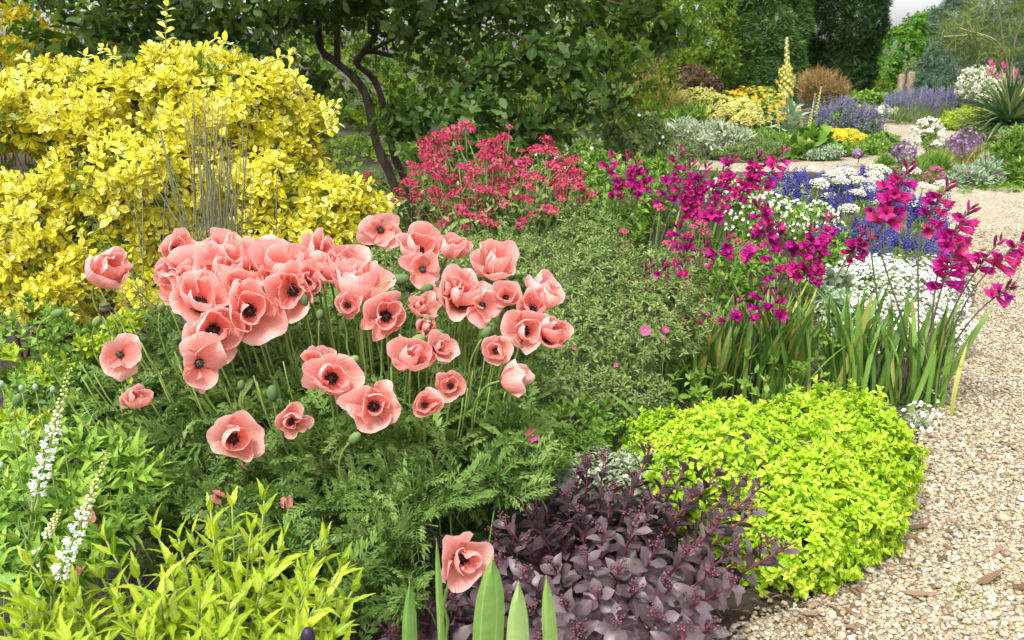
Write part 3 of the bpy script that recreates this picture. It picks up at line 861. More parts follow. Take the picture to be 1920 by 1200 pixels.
# ------------------------------------------------------------------ yellow variegated bush
eb = [B(390, 205, 3.9, 175, 112), B(520, 235, 3.9, 95, 88), B(130, 205, 3.8, 165, 88), B(-80, 215, 3.8, 150, 80), B(265, 335, 3.6, 165, 100), B(50, 440, 3.55, 140, 110), B(230, 470, 3.6, 150, 105),
      B(480, 345, 3.8, 155, 105), B(615, 395, 3.75, 100, 66), B(540, 440, 3.7, 130, 80), B(380, 450, 3.65, 150, 95), B(-90, 430, 3.5, 110, 120), B(120, 540, 3.45, 120, 60), B(330, 540, 3.5, 120, 60), B(500, 520, 3.55, 120, 50)]
er = thing('variegated_shrub', 'large rounded shrub with glossy yellow and green leaves behind the pink poppies', 'shrub', (-2.0, 3.9, 0))
P, N = blobpts(eb, 3500, 0.14, -0.3, 0.06, 0.14)
a1 = sprig(P, N, 7, 0.053, up=0.3, jit=0.4, tilt=(0.6, 1.55), step=0.9, young=0.3)
# inner leaves and long shoots that stand out of the outline
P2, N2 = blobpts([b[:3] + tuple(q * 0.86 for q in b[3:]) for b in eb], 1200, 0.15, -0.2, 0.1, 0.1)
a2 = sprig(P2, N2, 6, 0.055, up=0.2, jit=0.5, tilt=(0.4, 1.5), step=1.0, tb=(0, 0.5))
sh = [((310, 95), (312, -2), 9), ((500, 118), (553, 100), 5), ((590, 215), (632, 195), 6), ((600, 250), (634, 232), 5), ((230, 118), (192, 90), 5), ((60, 130), (42, 106), 4), ((440, 85), (405, 72), 4), ((650, 350), (700, 345), 5), ((690, 390), (738, 372), 5), ((130, 330), (92, 308), 4), ((160, 115), (160, 104), 3), ((560, 160), (540, 130), 4)]
sp, sd, ss = [], [], []
shoots = []
for (x0, y0), (x1, y1), k in sh:
    p0, p1 = at(x0, y0, 3.75), at(x1, y1, 3.7)
    shoots.append(tube(np.linspace(p0 - (p1 - p0) * 0.3, p1, 4), [0.003, 0.003, 0.002, 0.0015], 4))
    ax = nrmz(p1 - p0)
    for i in range(k * 2):
        f = (i // 2 + 1) / k
        sp.append(p0 + (p1 - p0) * f)
        t1, t2 = perp(ax[None]); an = (i % 2) * math.pi + (i // 2) * 1.4
        sd.append(ax * 0.45 + (t1[0] * math.cos(an) + t2[0] * math.sin(an)))
        ss.append(0.05 * (1.05 - 0.35 * f))
sd = nrmz(np.array(sd))
a3 = (np.array(sp), frames(sd, np.array([[0, -0.3, 1.0]]) + sd * 0), np.array(ss), rng.uniform(0.4, 1, len(sp)))
pos, R, s, tint = [np.concatenate(q) for q in zip(a1, a3)]
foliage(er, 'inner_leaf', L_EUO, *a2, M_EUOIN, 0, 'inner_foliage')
foliage(er, 'leaf', L_EUO, pos, R, s, tint, M_EUO, 300, 'foliage', 22)
t = merge([(q, np.eye(3), 1, np.zeros(3), 0.5) for q in shoots])
part('shoots', t.V, t.F, M_STEM, er, tint=0.9, stuff=True)
stems_to(er, 'branches', (-2.0, 4.0), P[rng.choice(len(P), 40, replace=False)] * [1, 1, 0.8], M_TWIG, 0.012, 0.004, 5, spread=0.25)
bush('gap_filler_bush', 'dark leaves added to darken the shaded gap under the yellow variegated bush', 0, [B(-60, 290, 4.3, 240, 70), B(30, 300, 4.5, 200, 60), B(-60, 420, 4.3, 160, 90), B(60, 540, 4.1, 180, 50), B(560, 480, 4.5, 160, 60), B(330, 560, 4.1, 200, 40)], 620, 0.05, M_DARK, group=None, stems=4)  # added leaves that keep the shadowy gap dark where bright ground showed through
shrub('golden_shrub', 'golden leaved shrub peeping out of the shade behind the variegated bush', 'shrub', (at(60, 70, 6.5)[0], 6.5), [B(60, 70, 6.4, 70, 46), B(20, 40, 6.4, 60, 36), B(205, 70, 6.3, 30, 16), B(-30, 90, 6.4, 70, 50)], 330, 5, 0.055, L_ELL, M_GOLD, nparts=60, depth=0.6, lump=0.3)

# ------------------------------------------------------------------ far beds
def mound(name, label, cat, blobs, n, k, L, ts, mat, flowers=(), nparts=0, stems=0, **kw):
    c = np.array(blobs)
    kw.setdefault('rest', 'foliage')
    kw.setdefault('lump', 0.2)
    kw.setdefault('depth', 0.2)
    r = shrub(name, label, cat, (c[0, 0], c[0, 1]), blobs, n, k, L, ts, mat, nparts=nparts, stems=stems, stem_mat=M_STEM, stem_r=(0.004, 0.002), **kw)
    for f in flowers:
        f = dict(f)
        flowers_on(r, f.pop('name', 'blossom'), f.pop('blobs', blobs), f.pop('n'), f.pop('size'), f.pop('ts'), f.pop('mat'), **f)
    return r
UP = dict(up=1.5, tilt=(0.1, 0.7), jit=0.3)

mound('lavender_bush', 'broad grey lavender mound with hazy purple spikes before the gate posts', 'lavender', [B(1745, 213, 19.5, 78, 19), B(1705, 216, 19, 42, 14), B(1795, 212, 19.5, 48, 20)], 900, 4, 0.17, L_BLADE + [leaf('blade', 0.1, 2, 0.2, 0.1)], M_SAGE,
      [dict(n=330, size=0.26, ts=[spike_t(9, 0.07, 1, 0.09, lo=0.4), spike_t(8, 0.07, 2, 0.09, lo=0.4)], mat=M_LAV, upmin=0.25, up=2.0, out=0.06, name='flower_spike')], **UP)
mound('blue_catmint', 'loose blue flowered catmint beside the deep yellow low flowers', 'catmint', [B(1590, 236, 15, 48, 28), B(1562, 224, 15.5, 28, 22), B(1625, 244, 14.6, 24, 20)], 600, 5, 0.09, L_SIMPLE, M_GREEN,
      [dict(n=300, size=0.16, ts=[spike_t(9, 0.12, 3, 0.10), spike_t(8, 0.12, 4, 0.10)], mat=M_LAV, upmin=-0.2, up=1.2, out=0.05, name='flower_spike')])
mound('deep_yellow_cushion', 'low cushion smothered in deep yellow flowers at the path edge', 'flowers', [B(1580, 262, 13.4, 36, 14), B(1560, 258, 13.4, 18, 12)], 220, 4, 0.06, L_SIMPLE, M_GREEN,
      [dict(n=480, size=0.06, ts=FB, mat=M_YEL, upmin=-0.1, name='blossom')])
mound('thyme_mound', 'smooth dark green cushion where the path bends away', 'cushion plant', [B(1650, 268, 13.6, 42, 18), B(1630, 275, 13.2, 30, 14), B(1600, 278, 12.9, 26, 12)], 900, 4, 0.06, L_SIMPLE, M_GREEN)
mound('yellow_daisy_bed', 'tall bed of golden yellow daisies beneath the columnar conifer', 'flowers', [B(1420, 200, 17.5, 58, 32), B(1370, 205, 17.5, 40, 26), B(1455, 215, 17, 36, 30)], 700, 5, 0.12, L_SIMPLE, M_GREEN,
      [dict(n=360, size=0.085, ts=[FL_DAISY], mat=M_ORANGE, upmin=-0.3, tocam=0.3, out=0.06, name='daisy', depth=0.3)])
mound('pale_yellow_bush', 'pale yellow flowering bush next to the golden daisies', 'flowers', [B(1320, 198, 17.5, 34, 26), B(1300, 188, 17.5, 28, 18), B(1350, 210, 17.2, 26, 26), B(1335, 222, 17, 20, 16)], 380, 5, 0.11, L_SIMPLE, M_GREEN,
      [dict(n=460, size=0.085, ts=FB, mat=M_PALEYEL, upmin=-0.4, name='blossom')])
mound('lime_yellow_cloud', 'frothy soft yellow flower cloud in front of the golden daisies', 'flowers', [B(1390, 215, 15.8, 32, 20), B(1400, 230, 15.6, 26, 16)], 300, 5, 0.08, L_SIMPLE, M_GREEN,
      [dict(n=700, size=0.07, ts=FB, mat=M_PALEYEL, upmin=-0.2, out=0.05, name='blossom')])
mound('leafy_green_bush', 'fresh green bush tucked between pale yellow flowers and grey foliage', 'shrub', [B(1290, 220, 15, 36, 26), B(1260, 228, 14.6, 34, 24)], 520, 5, 0.11, L_NARROW, M_GREEN, **UP)
mound('straw_grass', 'loose straw coloured flowering grass under the branch tip', 'grass', [B(1225, 190, 16, 50, 40), B(1260, 210, 15.6, 40, 24), B(1215, 150, 17, 40, 30)], 650, 4, 0.42, L_BLADE, M_TANGREEN, **UP)
mound('bronze_grass', 'large hazy bronze grass clump at the foot of the cypress', 'grass', [B(1540, 158, 22, 34, 22), B(1568, 170, 22, 26, 16), B(1520, 158, 22, 24, 22)], 420, 3, 0.38, L_BLADE, M_TAN, depth=0.4, **UP)
mound('silver_bush', 'upright grey silver bush with whitish flower stalks beside the far path', 'shrub', [B(1340, 265, 12.8, 62, 34), B(1300, 262, 13, 48, 34), B(1375, 268, 12.6, 36, 22)], 900, 4, 0.13, L_NARROW, M_SILVER, **UP)
mound('low_grey_cushion', 'low spreading grey green cushion at the edge of the far path', 'shrub', [B(1415, 283, 12.4, 52, 20), B(1380, 288, 12.3, 34, 15)], 800, 4, 0.08, L_NARROW, M_SAGE, **UP)
mound('feathery_green_clump', 'bright feathery green clump in front of the silver rosette', 'plant', [B(1450, 268, 13.3, 42, 20), B(1490, 272, 13.1, 34, 20), B(1420, 262, 13.6, 28, 16)], 800, 4, 0.13, L_BLADE + L_NARROW, M_GREEN, **UP)
r = mound('broad_leaf_clump', 'clump of broad crinkled green leaves above the dark red soil', 'plant', [B(1520, 268, 12.9, 26, 24), B(1500, 285, 12.6, 18, 14)], 50, 4, 0.28, L_OVATE, M_GREEN, nparts=90, partname='leaf', cell=10.0)
mound('glaucous_fringe', 'low blue grey leaves edging the far path', 'plant', [B(1555, 285, 12.5, 30, 10), B(1530, 290, 12.4, 20, 8)], 260, 4, 0.08, L_SIMPLE, M_GLAUC)
mound('cabbage_bed', 'row of large dark green leaves below the olive hedge', 'plant', [B(1620, 192, 24, 34, 12), B(1660, 192, 24, 30, 11), B(1590, 190, 24, 26, 11)], 300, 4, 0.3, L_OVATE, M_GREEN)
mound('cream_cushion', 'small cream flowered cushion at the tip of the lavender', 'flowers', [B(1663, 212, 19.5, 18, 9)], 100, 4, 0.08, L_SIMPLE, M_GREEN, [dict(n=240, size=0.09, ts=FB, mat=M_CREAM, upmin=-0.1, name='blossom')])
mound('lime_spurge', 'small lime green spurge between catmint and cream cushion', 'plant', [B(1612, 208, 18.5, 26, 10)], 160, 4, 0.1, L_SIMPLE, M_LIME)
o = sheet('red_soil', [gnd(*p)[:2] for p in ((1476, 301), (1500, 292), (1560, 284), (1590, 287), (1575, 294), (1530, 300), (1490, 305))], 0.008, barkmat('red_mulch', srgb(84, 44, 38), srgb(128, 76, 66), 30))

# verbascum
vb = gnd(1481, 270)
VY = vb[1]
r = thing('yellow_mullein', 'tall candelabra spire of pale yellow flowers over silver felted leaves', 'mullein', (vb[0], VY, 0))
top = at(1475, 72, VY)
t = tube(smooth_line([vb - [0, 0, 0.03], at(1478, 190, VY), top], 14), np.linspace(0.022, 0.008, 15), 6)
part('stem', t.V, t.F, M_SILVER, r, tint=0.8)
sp = [((1477, 175), (1475, 72), 0.028, 54), ((1476, 190), (1461, 128), 0.04, 26), ((1476, 188), (1467, 122), 0.04, 26), ((1477, 186), (1484, 126), 0.04, 26), ((1478, 190), (1490, 140), 0.04, 22), ((1476, 184), (1473, 118), 0.05, 26), ((1478, 186), (1480, 122), 0.05, 26), ((1476, 196), (1456, 150), 0.035, 16)]
for (a, b_, wd, k) in sp:
    p0, p1 = at(*a, VY), at(*b_, VY + rng.normal() * 0.06)
    L = np.linalg.norm(p1 - p0)
    q = spike_t(k, 0.0, 5, 0.0)
    it = [(tube([(0, 0, 0), (0, .5, 0), (0, 1, 0)], [0.01, 0.008, 0.005], 4), np.eye(3), 1, np.zeros(3), 0)]
    it[0][0].V *= [1, L, 1]
    for i in range(k):
        tt = 0.12 + 0.88 * i / (k - 1); a_ = i * 2.4
        rr = 0.045 * (1.1 - 0.75 * tt)
        d = np.array([[math.cos(a_), 0.4, math.sin(a_)]])
        it.append((FL5, frames(d, np.array([[0, 1, 0.1]]))[0], 0.075 * (1.15 - 0.55 * tt) * rng.uniform(0.8, 1.2), np.array([math.cos(a_) * rr, tt * L, math.sin(a_) * rr]), rng.uniform(0, 0.9)))
    t = merge(it)
    R0 = frames(nrmz(p1 - p0)[None], np.array([[0, -1, 0.1]]))[0]
    part('flower_spike', t.V @ R0.T + p0, t.F, M_PALEYEL, r, tint=np.clip(t.tv, 0, 1))
LP, LD = [], []
for i in range(34):
    a_ = i * 2.4
    el = 0.35 + 0.7 * (i / 34)
    LP.append(vb + [0, 0, 0.05 + 0.5 * (i / 34) ** 1.5]); LD.append([math.cos(a_) * math.cos(el), math.sin(a_) * math.cos(el), math.sin(el)])
LD = np.array(LD)
foliage(r, 'leaf', [leaf('obov', 0.34, 5, 0.35, 0.3), leaf('ell', 0.32, 5, 0.4, 0.5)], np.array(LP), frames(LD, np.array([[0, 0, 1.0]]) + LD * 0), np.linspace(0.62, 0.25, 34), rng.uniform(0.3, 1, 34), M_GLAUC, 34)
# slimmer mulleins
for (bx, by, tx, ty) in [(1428, 258, 1417, 178), (1446, 258, 1440, 178), (1462, 262, 1456, 198), (1520, 250, 1540, 163), (1510, 262, 1526, 190), (1505, 258, 1500, 200)]:
    b0 = gnd(bx, by + 14)
    r = thing('slim_mullein', 'slim pale yellow mullein spike next to the silver leaved candelabra' if bx < 1500 else 'leaning pale yellow mullein spike beside the blue catmint', 'mullein', (b0[0], b0[1], 0), 'slim mullein spikes')
    p1 = at(tx, ty, b0[1])
    t = tube(smooth_line([b0 - [0, 0, 0.03], (b0 * 0.6 + p1 * 0.4) + [0.02, 0, 0], p1], 8), np.linspace(0.014, 0.006, 9), 5)
    part('stem', t.V, t.F, M_SILVER, r, tint=0.7)
    pp = b0 * 0.55 + p1 * 0.45
    L = np.linalg.norm(p1 - pp)
    t = spike_t(26, 0.05, 7, 0.045)
    R0 = frames(nrmz(p1 - pp)[None], np.array([[0, -1, 0.1]]))[0]
    part('flower_spike', (t.V * L) @ R0.T + pp, t.F, M_PALEYEL, r, tint=np.clip(0.5 + t.tv, 0, 1))

# ---- bed across the path
yb = gnd(1885, 268)
r = thing('yucca', 'large spiky yucca with a ball of sword leaves beyond the gravel', 'yucca', (yb[0], yb[1], 0))
n = 260
a_ = rng.uniform(0, 6.28, n); el = np.radians(rng.uniform(-18, 85, n))
d = np.stack([np.cos(a_) * np.cos(el), np.sin(a_) * np.cos(el), np.sin(el)], 1)
P = yb + np.array([0, 0, 0.30]) + d * 0.05
foliage(r, 'leaf', [leaf('blade', 0.085, 4, 0.4, 0.12), leaf('blade', 0.08, 4, 0.4, 0.35)], P, frames(d, np.array([[0, 0, 1.0]]) + 0 * d), rng.uniform(0.75, 1.0, n) * np.where(el < 0, 0.7, 1), np.clip(rng.random(n) + 0.0, 0, 1), leafmat('yucca_leaf', [srgb(58, 92, 56), srgb(86, 118, 72), srgb(134, 152, 92), srgb(190, 184, 130)], rib=srgb(70, 110, 66), ribw=0.6, ribmix=0.5, trans=0.1, rough=0.5), 260)
t = tube([yb - [0, 0, 0.05], yb + [0, 0, 0.18], yb + [0, 0, 0.36]], [0.07, 0.08, 0.05], 7)
part('trunk', t.V, t.F, M_BARK, r)
mound('white_cloud_bush', 'airy white flowered bush behind the yucca', 'shrub', [B(1822, 165, 18.5, 30, 32), B(1840, 150, 18.5, 26, 24), B(1860, 175, 18, 30, 26)], 200, 4, 0.1, L_SIMPLE, M_SAGE, [dict(n=600, size=0.06, ts=FB, mat=M_CREAM, upmin=-0.5, name='blossom', depth=0.5)], depth=0.5)
for (x, y) in ((1858, 128), (1864, 142), (1880, 128), (1898, 150), (1912, 155)):
    b0 = at(x, y, 18); 
    r = thing('pink_mallow', 'pink flowered spire standing over the white cloud bush', 'mallow', (b0[0], 18, 0), 'pink spires behind the yucca')
    t = tube([(b0[0], 18, -0.03), (b0[0] + 0.03, 18, b0[2] * 0.5), tuple(b0 + [0, 0, 0.08])], [0.012, 0.01, 0.006], 5)
    part('stem', t.V, t.F, M_STEM, r, tint=0.5)
    q = np.array([b0 + rng.normal(scale=0.04, size=3) + [0, 0, i * 0.05 - 0.12] for i in range(6)])
    dd = nrmz(np.c_[rng.normal(size=6), -np.ones(6), rng.normal(scale=.3, size=6)])
    foliage(r, 'flower', [FL5], q, frames(dd, np.array([[0, 0, 1.0]]) + dd * 0), np.full(6, 0.11), rng.random(6), M_PINK, 6)
mound('lime_bush', 'lime green leafy bush at the bend of the far path', 'shrub', [B(1795, 226, 17.5, 26, 16), B(1812, 218, 17.5, 24, 15)], 420, 5, 0.09, L_SIMPLE, M_LIME)
mound('grey_green_bush', 'loose grey green bush between the lime bush and the yucca', 'shrub', [B(1840, 240, 15.8, 36, 20), B(1900, 262, 14.5, 50, 22)], 600, 5, 0.09, L_NARROW, M_SAGE)
mound('white_umbel_plant', 'bushy green plant with white flower tufts standing in the gravel', 'plant', [B(1740, 250, 12.6, 20, 16), B(1745, 268, 12.4, 16, 16)], 220, 5, 0.08, L_NARROW, M_GREEN, [dict(n=46, size=0.09, ts=FB, mat=M_CREAM, upmin=-0.2, name='blossom', out=0.05)])
for (x, y, rad, Y, lab) in ((1698, 284, 24, 10.8, 'round pale mauve allium globe alone beside the gravel'), (1682, 283, 12, 10.9, 'small faded mauve allium globe by the pale one'), (1795, 270, 22, 11.2, 'mauve allium globe on the edge of the twin heads'), (1818, 266, 30, 11, 'large mauve allium globe with the deepest colour'), (1800, 285, 24, 10.9, 'mauve allium globe hanging below the large one'), (1607, 288, 10, 11.6, 'tiny purple allium globe against the bare far gravel')):
    c = at(x, y, Y); m = mpp(x, y, Y); R_ = rad * m
    r = thing('allium', lab, 'allium', (c[0], Y, 0))
    t = tube([(c[0] + 0.02, Y, -0.03), (c[0] + 0.03, Y, c[2] * 0.6), tuple(c)], [0.008, 0.007, 0.005], 5)
    part('stem', t.V, t.F, M_STEM, r, tint=0.8)
    d = nrmz(rng.normal(size=(110, 3)))
    q = c + d * R_ * rng.uniform(0.75, 1.0, (110, 1))
    V, F, ti, e = joined(FL5, q, frames(d, rng.normal(size=d.shape)), rng.uniform(0.035, 0.055, 110), rng.random(110))
    part('flower_head', V, F, M_MAUVE, r, tint=ti, stuff=True)
    it = [(tube([tuple(c), tuple((c + p) / 2), tuple(p)], [0.0025, 0.002, 0.002], 3, False), np.eye(3), 1, np.zeros(3), 0.3) for p in q[:60]]
    t = merge(it)
    part('spokes', t.V, t.F, M_MAUVE, r, tint=0.3, stuff=True)
mound('soft_grass_tuft', 'soft green grass tuft beside the pale mauve allium', 'grass', [B(1755, 318, 10.6, 30, 26), B(1730, 330, 10.4, 24, 18)], 420, 4, 0.24, L_BLADE, M_GREEN, **UP)
mound('small_grass_tuft', 'small upright grass tuft between allium and far gravel', 'grass', [B(1660, 312, 10.9, 14, 18)], 140, 4, 0.2, L_BLADE, M_GREEN, **UP)
mound('pink_thrift', 'low tuft dotted with small pink flowers at the gravel edge', 'flowers', [B(1740, 340, 10.2, 34, 14), B(1700, 330, 10.5, 22, 10)], 380, 4, 0.12, L_BLADE, M_SAGE, [dict(n=40, size=0.05, ts=FB, mat=M_PINK, upmin=0.0, name='blossom', out=0.05)], **UP)
mound('silver_shrublet', 'silvery narrow leaved shrublet on the gravel edge before the green bush', 'shrub', [B(1835, 335, 10, 38, 24), B(1800, 340, 10, 30, 18), B(1860, 318, 10.4, 26, 22)], 800, 4, 0.13, L_NARROW, M_GLAUC, [dict(n=10, size=0.04, ts=[FL5], mat=M_PINK, upmin=0.2, out=0.12, name='blossom')], **UP)
mound('tall_green_bush', 'fresh green feathery bush where the gravel meets the bed', 'shrub', [B(1905, 300, 10.4, 40, 48), B(1925, 335, 9.9, 34, 34), B(1950, 290, 10.4, 50, 60)], 1000, 5, 0.12, L_NARROW, M_GREEN, **UP)
mound('straw_stalks', 'bleached leaning stalks under the mauve alliums', 'plant', [B(1830, 300, 10.8, 30, 16), B(1780, 300, 11, 40, 14)], 160, 3, 0.22, L_BLADE, M_TANGREEN, **UP)
mound('trailing_weed', 'flat yellow green trailing weed on the gravel edge', 'plant', [B(1800, 356, 9.5, 30, 7), B(1880, 352, 9.6, 40, 8), B(1765, 360, 9.3, 12, 6)], 80, 4, 0.055, L_SIMPLE, M_GREEN, depth=0.4)
mound('pebble_edge_herbs', 'mixed low grey herbs between far gravel and alliums', 'plant', [B(1690, 320, 10.7, 26, 8), B(1720, 306, 11.2, 24, 8), B(1770, 290, 11.6, 24, 10), B(1860, 282, 12.6, 40, 12)], 420, 4, 0.08, L_SIMPLE, M_SAGE, depth=0.4)

# ------------------------------------------------------------------ middle of the bed
mound('green_thicket', 'fresh green leafy stand between crimson valerian and magenta spikes', 'plant', [B(1170, 370, 5.2, 75, 70), B(1230, 360, 5.4, 60, 70), B(1110, 330, 5.6, 60, 50), B(1140, 440, 4.9, 70, 50)], 620, 6, 0.06, L_ELL + L_NARROW, M_GREEN, nparts=120, up=1.0, tilt=(0.3, 1.2), depth=0.3)
mound('white_dot_plant', 'green plant with scattered small white blooms beside the valerian', 'plant', [B(1050, 320, 5.6, 50, 40), B(1100, 300, 5.8, 40, 36), B(1190, 260, 6.6, 60, 50)], 420, 5, 0.06, L_ELL, M_SAGE, [dict(n=30, size=0.03, ts=[FL5], mat=M_WHITE, upmin=-0.2, name='blossom', tocam=0.8, nparts=24)], depth=0.3)
mound('grey_herb_mass', 'tangled grey green herbs beneath the branch tip', 'plant', [B(1200, 285, 8, 90, 40), B(1250, 300, 8.4, 60, 34), B(1160, 300, 7.5, 60, 40)], 800, 5, 0.075, L_NARROW, M_SAGE, **UP)
mound('parsley_leaf_plant', 'fresh mid green ferny plant behind the lower magenta spikes', 'plant', [B(1400, 520, 4.3, 90, 60), B(1350, 560, 4.1, 60, 50), B(1470, 540, 4.2, 60, 50), B(1320, 480, 4.6, 60, 40), B(1560, 480, 4.9, 50, 40)], 720, 6, 0.055, L_LANCE + L_ELL, M_GREEN, nparts=150, up=0.9, tilt=(0.3, 1.3), depth=0.3)
mound('white_honesty', 'leafy plant sprinkled with creamy white small flowers among magenta spikes', 'plant', [B(1410, 410, 5.0, 50, 50), B(1470, 420, 5.1, 50, 44), B(1530, 420, 5.4, 40, 40), B(1380, 360, 5.6, 50, 36)], 420, 5, 0.05, L_ELL, M_GREEN, [dict(n=380, size=0.024, ts=[FL5], mat=M_CREAM, upmin=-0.4, name='blossom', tocam=0.8, nparts=120, out=0.02, depth=0.3)], depth=0.3)
mound('olive_grey_bush', 'wide low bush of small grey green leaves in the middle of the bed', 'shrub', [B(1130, 540, 3.6, 150, 80), B(1040, 505, 3.85, 110, 50), B(1220, 600, 3.35, 110, 80), B(1110, 640, 3.2, 130, 80), B(960, 470, 3.95, 90, 30), B(1230, 520, 3.7, 90, 60), B(1060, 720, 3.0, 100, 60), B(1160, 740, 2.95, 90, 50), B(1100, 450, 4.2, 70, 60), B(850, 500, 3.8, 80, 36), B(750, 500, 3.6, 90, 44), B(650, 540, 3.4, 90, 44), B(720, 470, 3.9, 60, 26)],
      6600, 6, 0.029, [leaf('lance', 0.3, 3, 0.3, 0.3), leaf('ell', 0.36, 3, 0.3, 0.2)], M_SAGE, nparts=260, cell=12, up=0.6, tilt=(0.3, 1.3), depth=0.32, lump=0.14)
# ------------------------------------------------------------------ crimson valerian
def val_head(seed):
    g = np.random.default_rng(seed)
    it = []
    f5 = flower5(5, 0.7, 0.3, 2)
    for c in range(7):
        cc = np.array([0, 0.45, 0]) if c == 0 else np.array([math.cos(c * 1.05) * 0.5, 0.12 + 0.1 * g.random(), math.sin(c * 1.05) * 0.5])
        for i in range(11):
            d = nrmz(g.normal(size=3)); d[1] = abs(d[1]) * 0.8
            it.append((f5, frames(d[None], g.normal(size=(1, 3)))[0], 0.30 * g.uniform(0.7, 1.2), cc + d * 0.25, g.uniform(-0.35, 0.35)))
    return merge(it)
VH = [val_head(s) for s in range(3)]
vb = gnd(900, 520)
r = thing('red_valerian', 'big stand of crimson valerian with domed flower heads behind the poppies', 'valerian', (vb[0] + 0.1, 4.5, 0))
hp = []
pts = [(873, 242), (851, 250), (945, 262), (955, 240), (928, 275), (1025, 268), (1028, 290), (830, 270), (826, 262), (805, 275), (836, 282), (860, 265), (840, 295), (815, 300), (795, 290), (880, 268), (1045, 295), (1005, 285), (1062, 305), (1080, 330), (1110, 365),
       (1105, 375), (770, 310), (776, 330), (765, 345), (800, 320), (860, 310), (872, 320), (885, 330), (905, 305), (950, 305), (948, 322), (975, 305), (940, 340), (987, 325), (690, 330), (693, 345), (748, 362), (745, 380), (676, 370)]
for x, y in pts:
    hp.append((x, y))
poly = np.array([(770, 290), (860, 262), (960, 280), (1060, 280), (1100, 330), (1105, 380), (1060, 400), (1030, 425), (960, 430), (880, 430), (800, 420), (760, 360)], float)
while len(hp) < 200:
    x, y = rng.uniform(760, 1110), rng.uniform(262, 435)
    if inside(np.array([[x, y]]), poly)[0] and (y < 370 or rng.random() < 0.4):
        hp.append((x, y))
hp = np.array(hp)
HY = np.clip(5.0 - (hp[:, 1] - 240) / 200 * 0.9 + rng.normal(scale=0.12, size=len(hp)), 3.9, 5.2)
HP = np.array([at(x, y, Y) for (x, y), Y in zip(hp, HY)])
d = nrmz(np.c_[rng.normal(scale=0.3, size=len(HP)) + 0.15, rng.normal(scale=0.25, size=len(HP)) - 0.25, np.ones(len(HP))])
foliage(r, 'flower_head', VH, HP, frames(d, rng.normal(size=d.shape)), np.clip(rng.normal(0.042, 0.011, len(HP)), 0.02, 0.066) * np.where(np.arange(len(HP)) < 14, 1.35, 1.0), rng.uniform(0.2, 0.8, len(HP)), M_VAL, 260, cell=4)
stems_to(r, 'stalks', (vb[0] + 0.1, 4.5), HP, M_STEM, 0.004, 0.002, 4, spread=0.25, tint=0.75)
P, N = blobpts([B(820, 390, 4.5, 90, 45), B(920, 400, 4.4, 100, 55), B(1020, 380, 4.6, 90, 50), B(850, 330, 4.8, 90, 50), B(960, 340, 4.8, 110, 50), B(740, 400, 4.4, 60, 40), B(900, 450, 4.2, 120, 30)], 330, 0.5, -0.6, 0.02, 0.2)
pos, R, s, tint = sprig(P, N, 5, 0.075, up=0.8, tilt=(0.4, 1.4), step=1.2)
foliage(r, 'leaf', [leaf('lance', 0.34, 4, 0.3, 0.3), leaf('ovate', 0.4, 4, 0.3, 0.5)], pos, R, s, tint, M_SAGE, 200, 'foliage', 16)
# stray valerian heads among the spikes
for i, (x, y, sc) in enumerate([(1170, 437, 1), (1173, 463, 1), (1237, 392, 1.2), (1252, 460, 1.2), (1315, 420, 1.2), (1322, 437, 1.3), (1300, 428, .9), (1356, 545, .8), (1385, 455, 1)]):
    p = at(x, y, 4.1)
    r = thing('stray_valerian', 'single coral crimson valerian head standing among the magenta spikes', 'valerian', (p[0], 4.1, 0), 'stray valerian heads')
    foliage(r, 'flower_head', [VH[i % 3]], p[None], frames(np.array([[0.1, -0.2, 1]]), np.array([[0, 1, 0.2]])), np.array([0.032 * sc]), np.array([0.75]), M_VAL, 1)
    t = tube(smooth_line([(p[0] - 0.05, 4.1, -0.02), (p[0] - 0.02, 4.1, p[2] * 0.6), tuple(p)], 8), np.linspace(0.004, 0.002, 9), 5)
    part('stem', t.V, t.F, M_STEM, r, tint=0.7)

# ------------------------------------------------------------------ magenta gladioli
def glad_flower(seed, open_=0.55):
    g = np.random.default_rng(seed)
    it = []
    for k in range(6):
        a = 2 * math.pi * k / 6 + 0.3
        rad = np.array([math.cos(a), 0, math.sin(a)])
        lf = leaf('ovate' if k % 2 else 'obov', 0.42 if k % 2 else 0.54, 6, -0.3, 0.0)
        V = lf.V.copy()
        # bend each tepal: along the tube first, then flare outward
        y = V[:, 1]
        out = 0.05 + 0.12 * np.clip(y - 0.25, 0, 1) + open_ * np.clip(y - 0.45, 0, 1) ** 1.4 * (1.3 if k in (0, 3) else 1.0)
        tan = np.array([-math.sin(a), 0, math.cos(a)])
        W = tan[None] * V[:, :1] + np.array([0, 1, 0])[None] * (y * (1 - 0.12 * open_ * y))[:, None] + rad[None] * (out + V[:, 2] * 0.5)[:, None]
        it.append((T(W, lf.F, lf.ed), np.eye(3), 1, np.zeros(3), g.uniform(-0.18, 0.22)))
    t = merge(it)
    t.V = t.V * [0.86, 1.15, 0.86]
    # the top tepal hoods forward
    return t
GF = [glad_flower(1, 0.6), glad_flower(2, 0.35), glad_flower(3, 0.85)]
GB = glad_flower(5, 0.02); GB.V = GB.V * [0.5, 0.8, 0.5]
BRACT = leaf('lance', 0.3, 3, 0.5, 0.1)

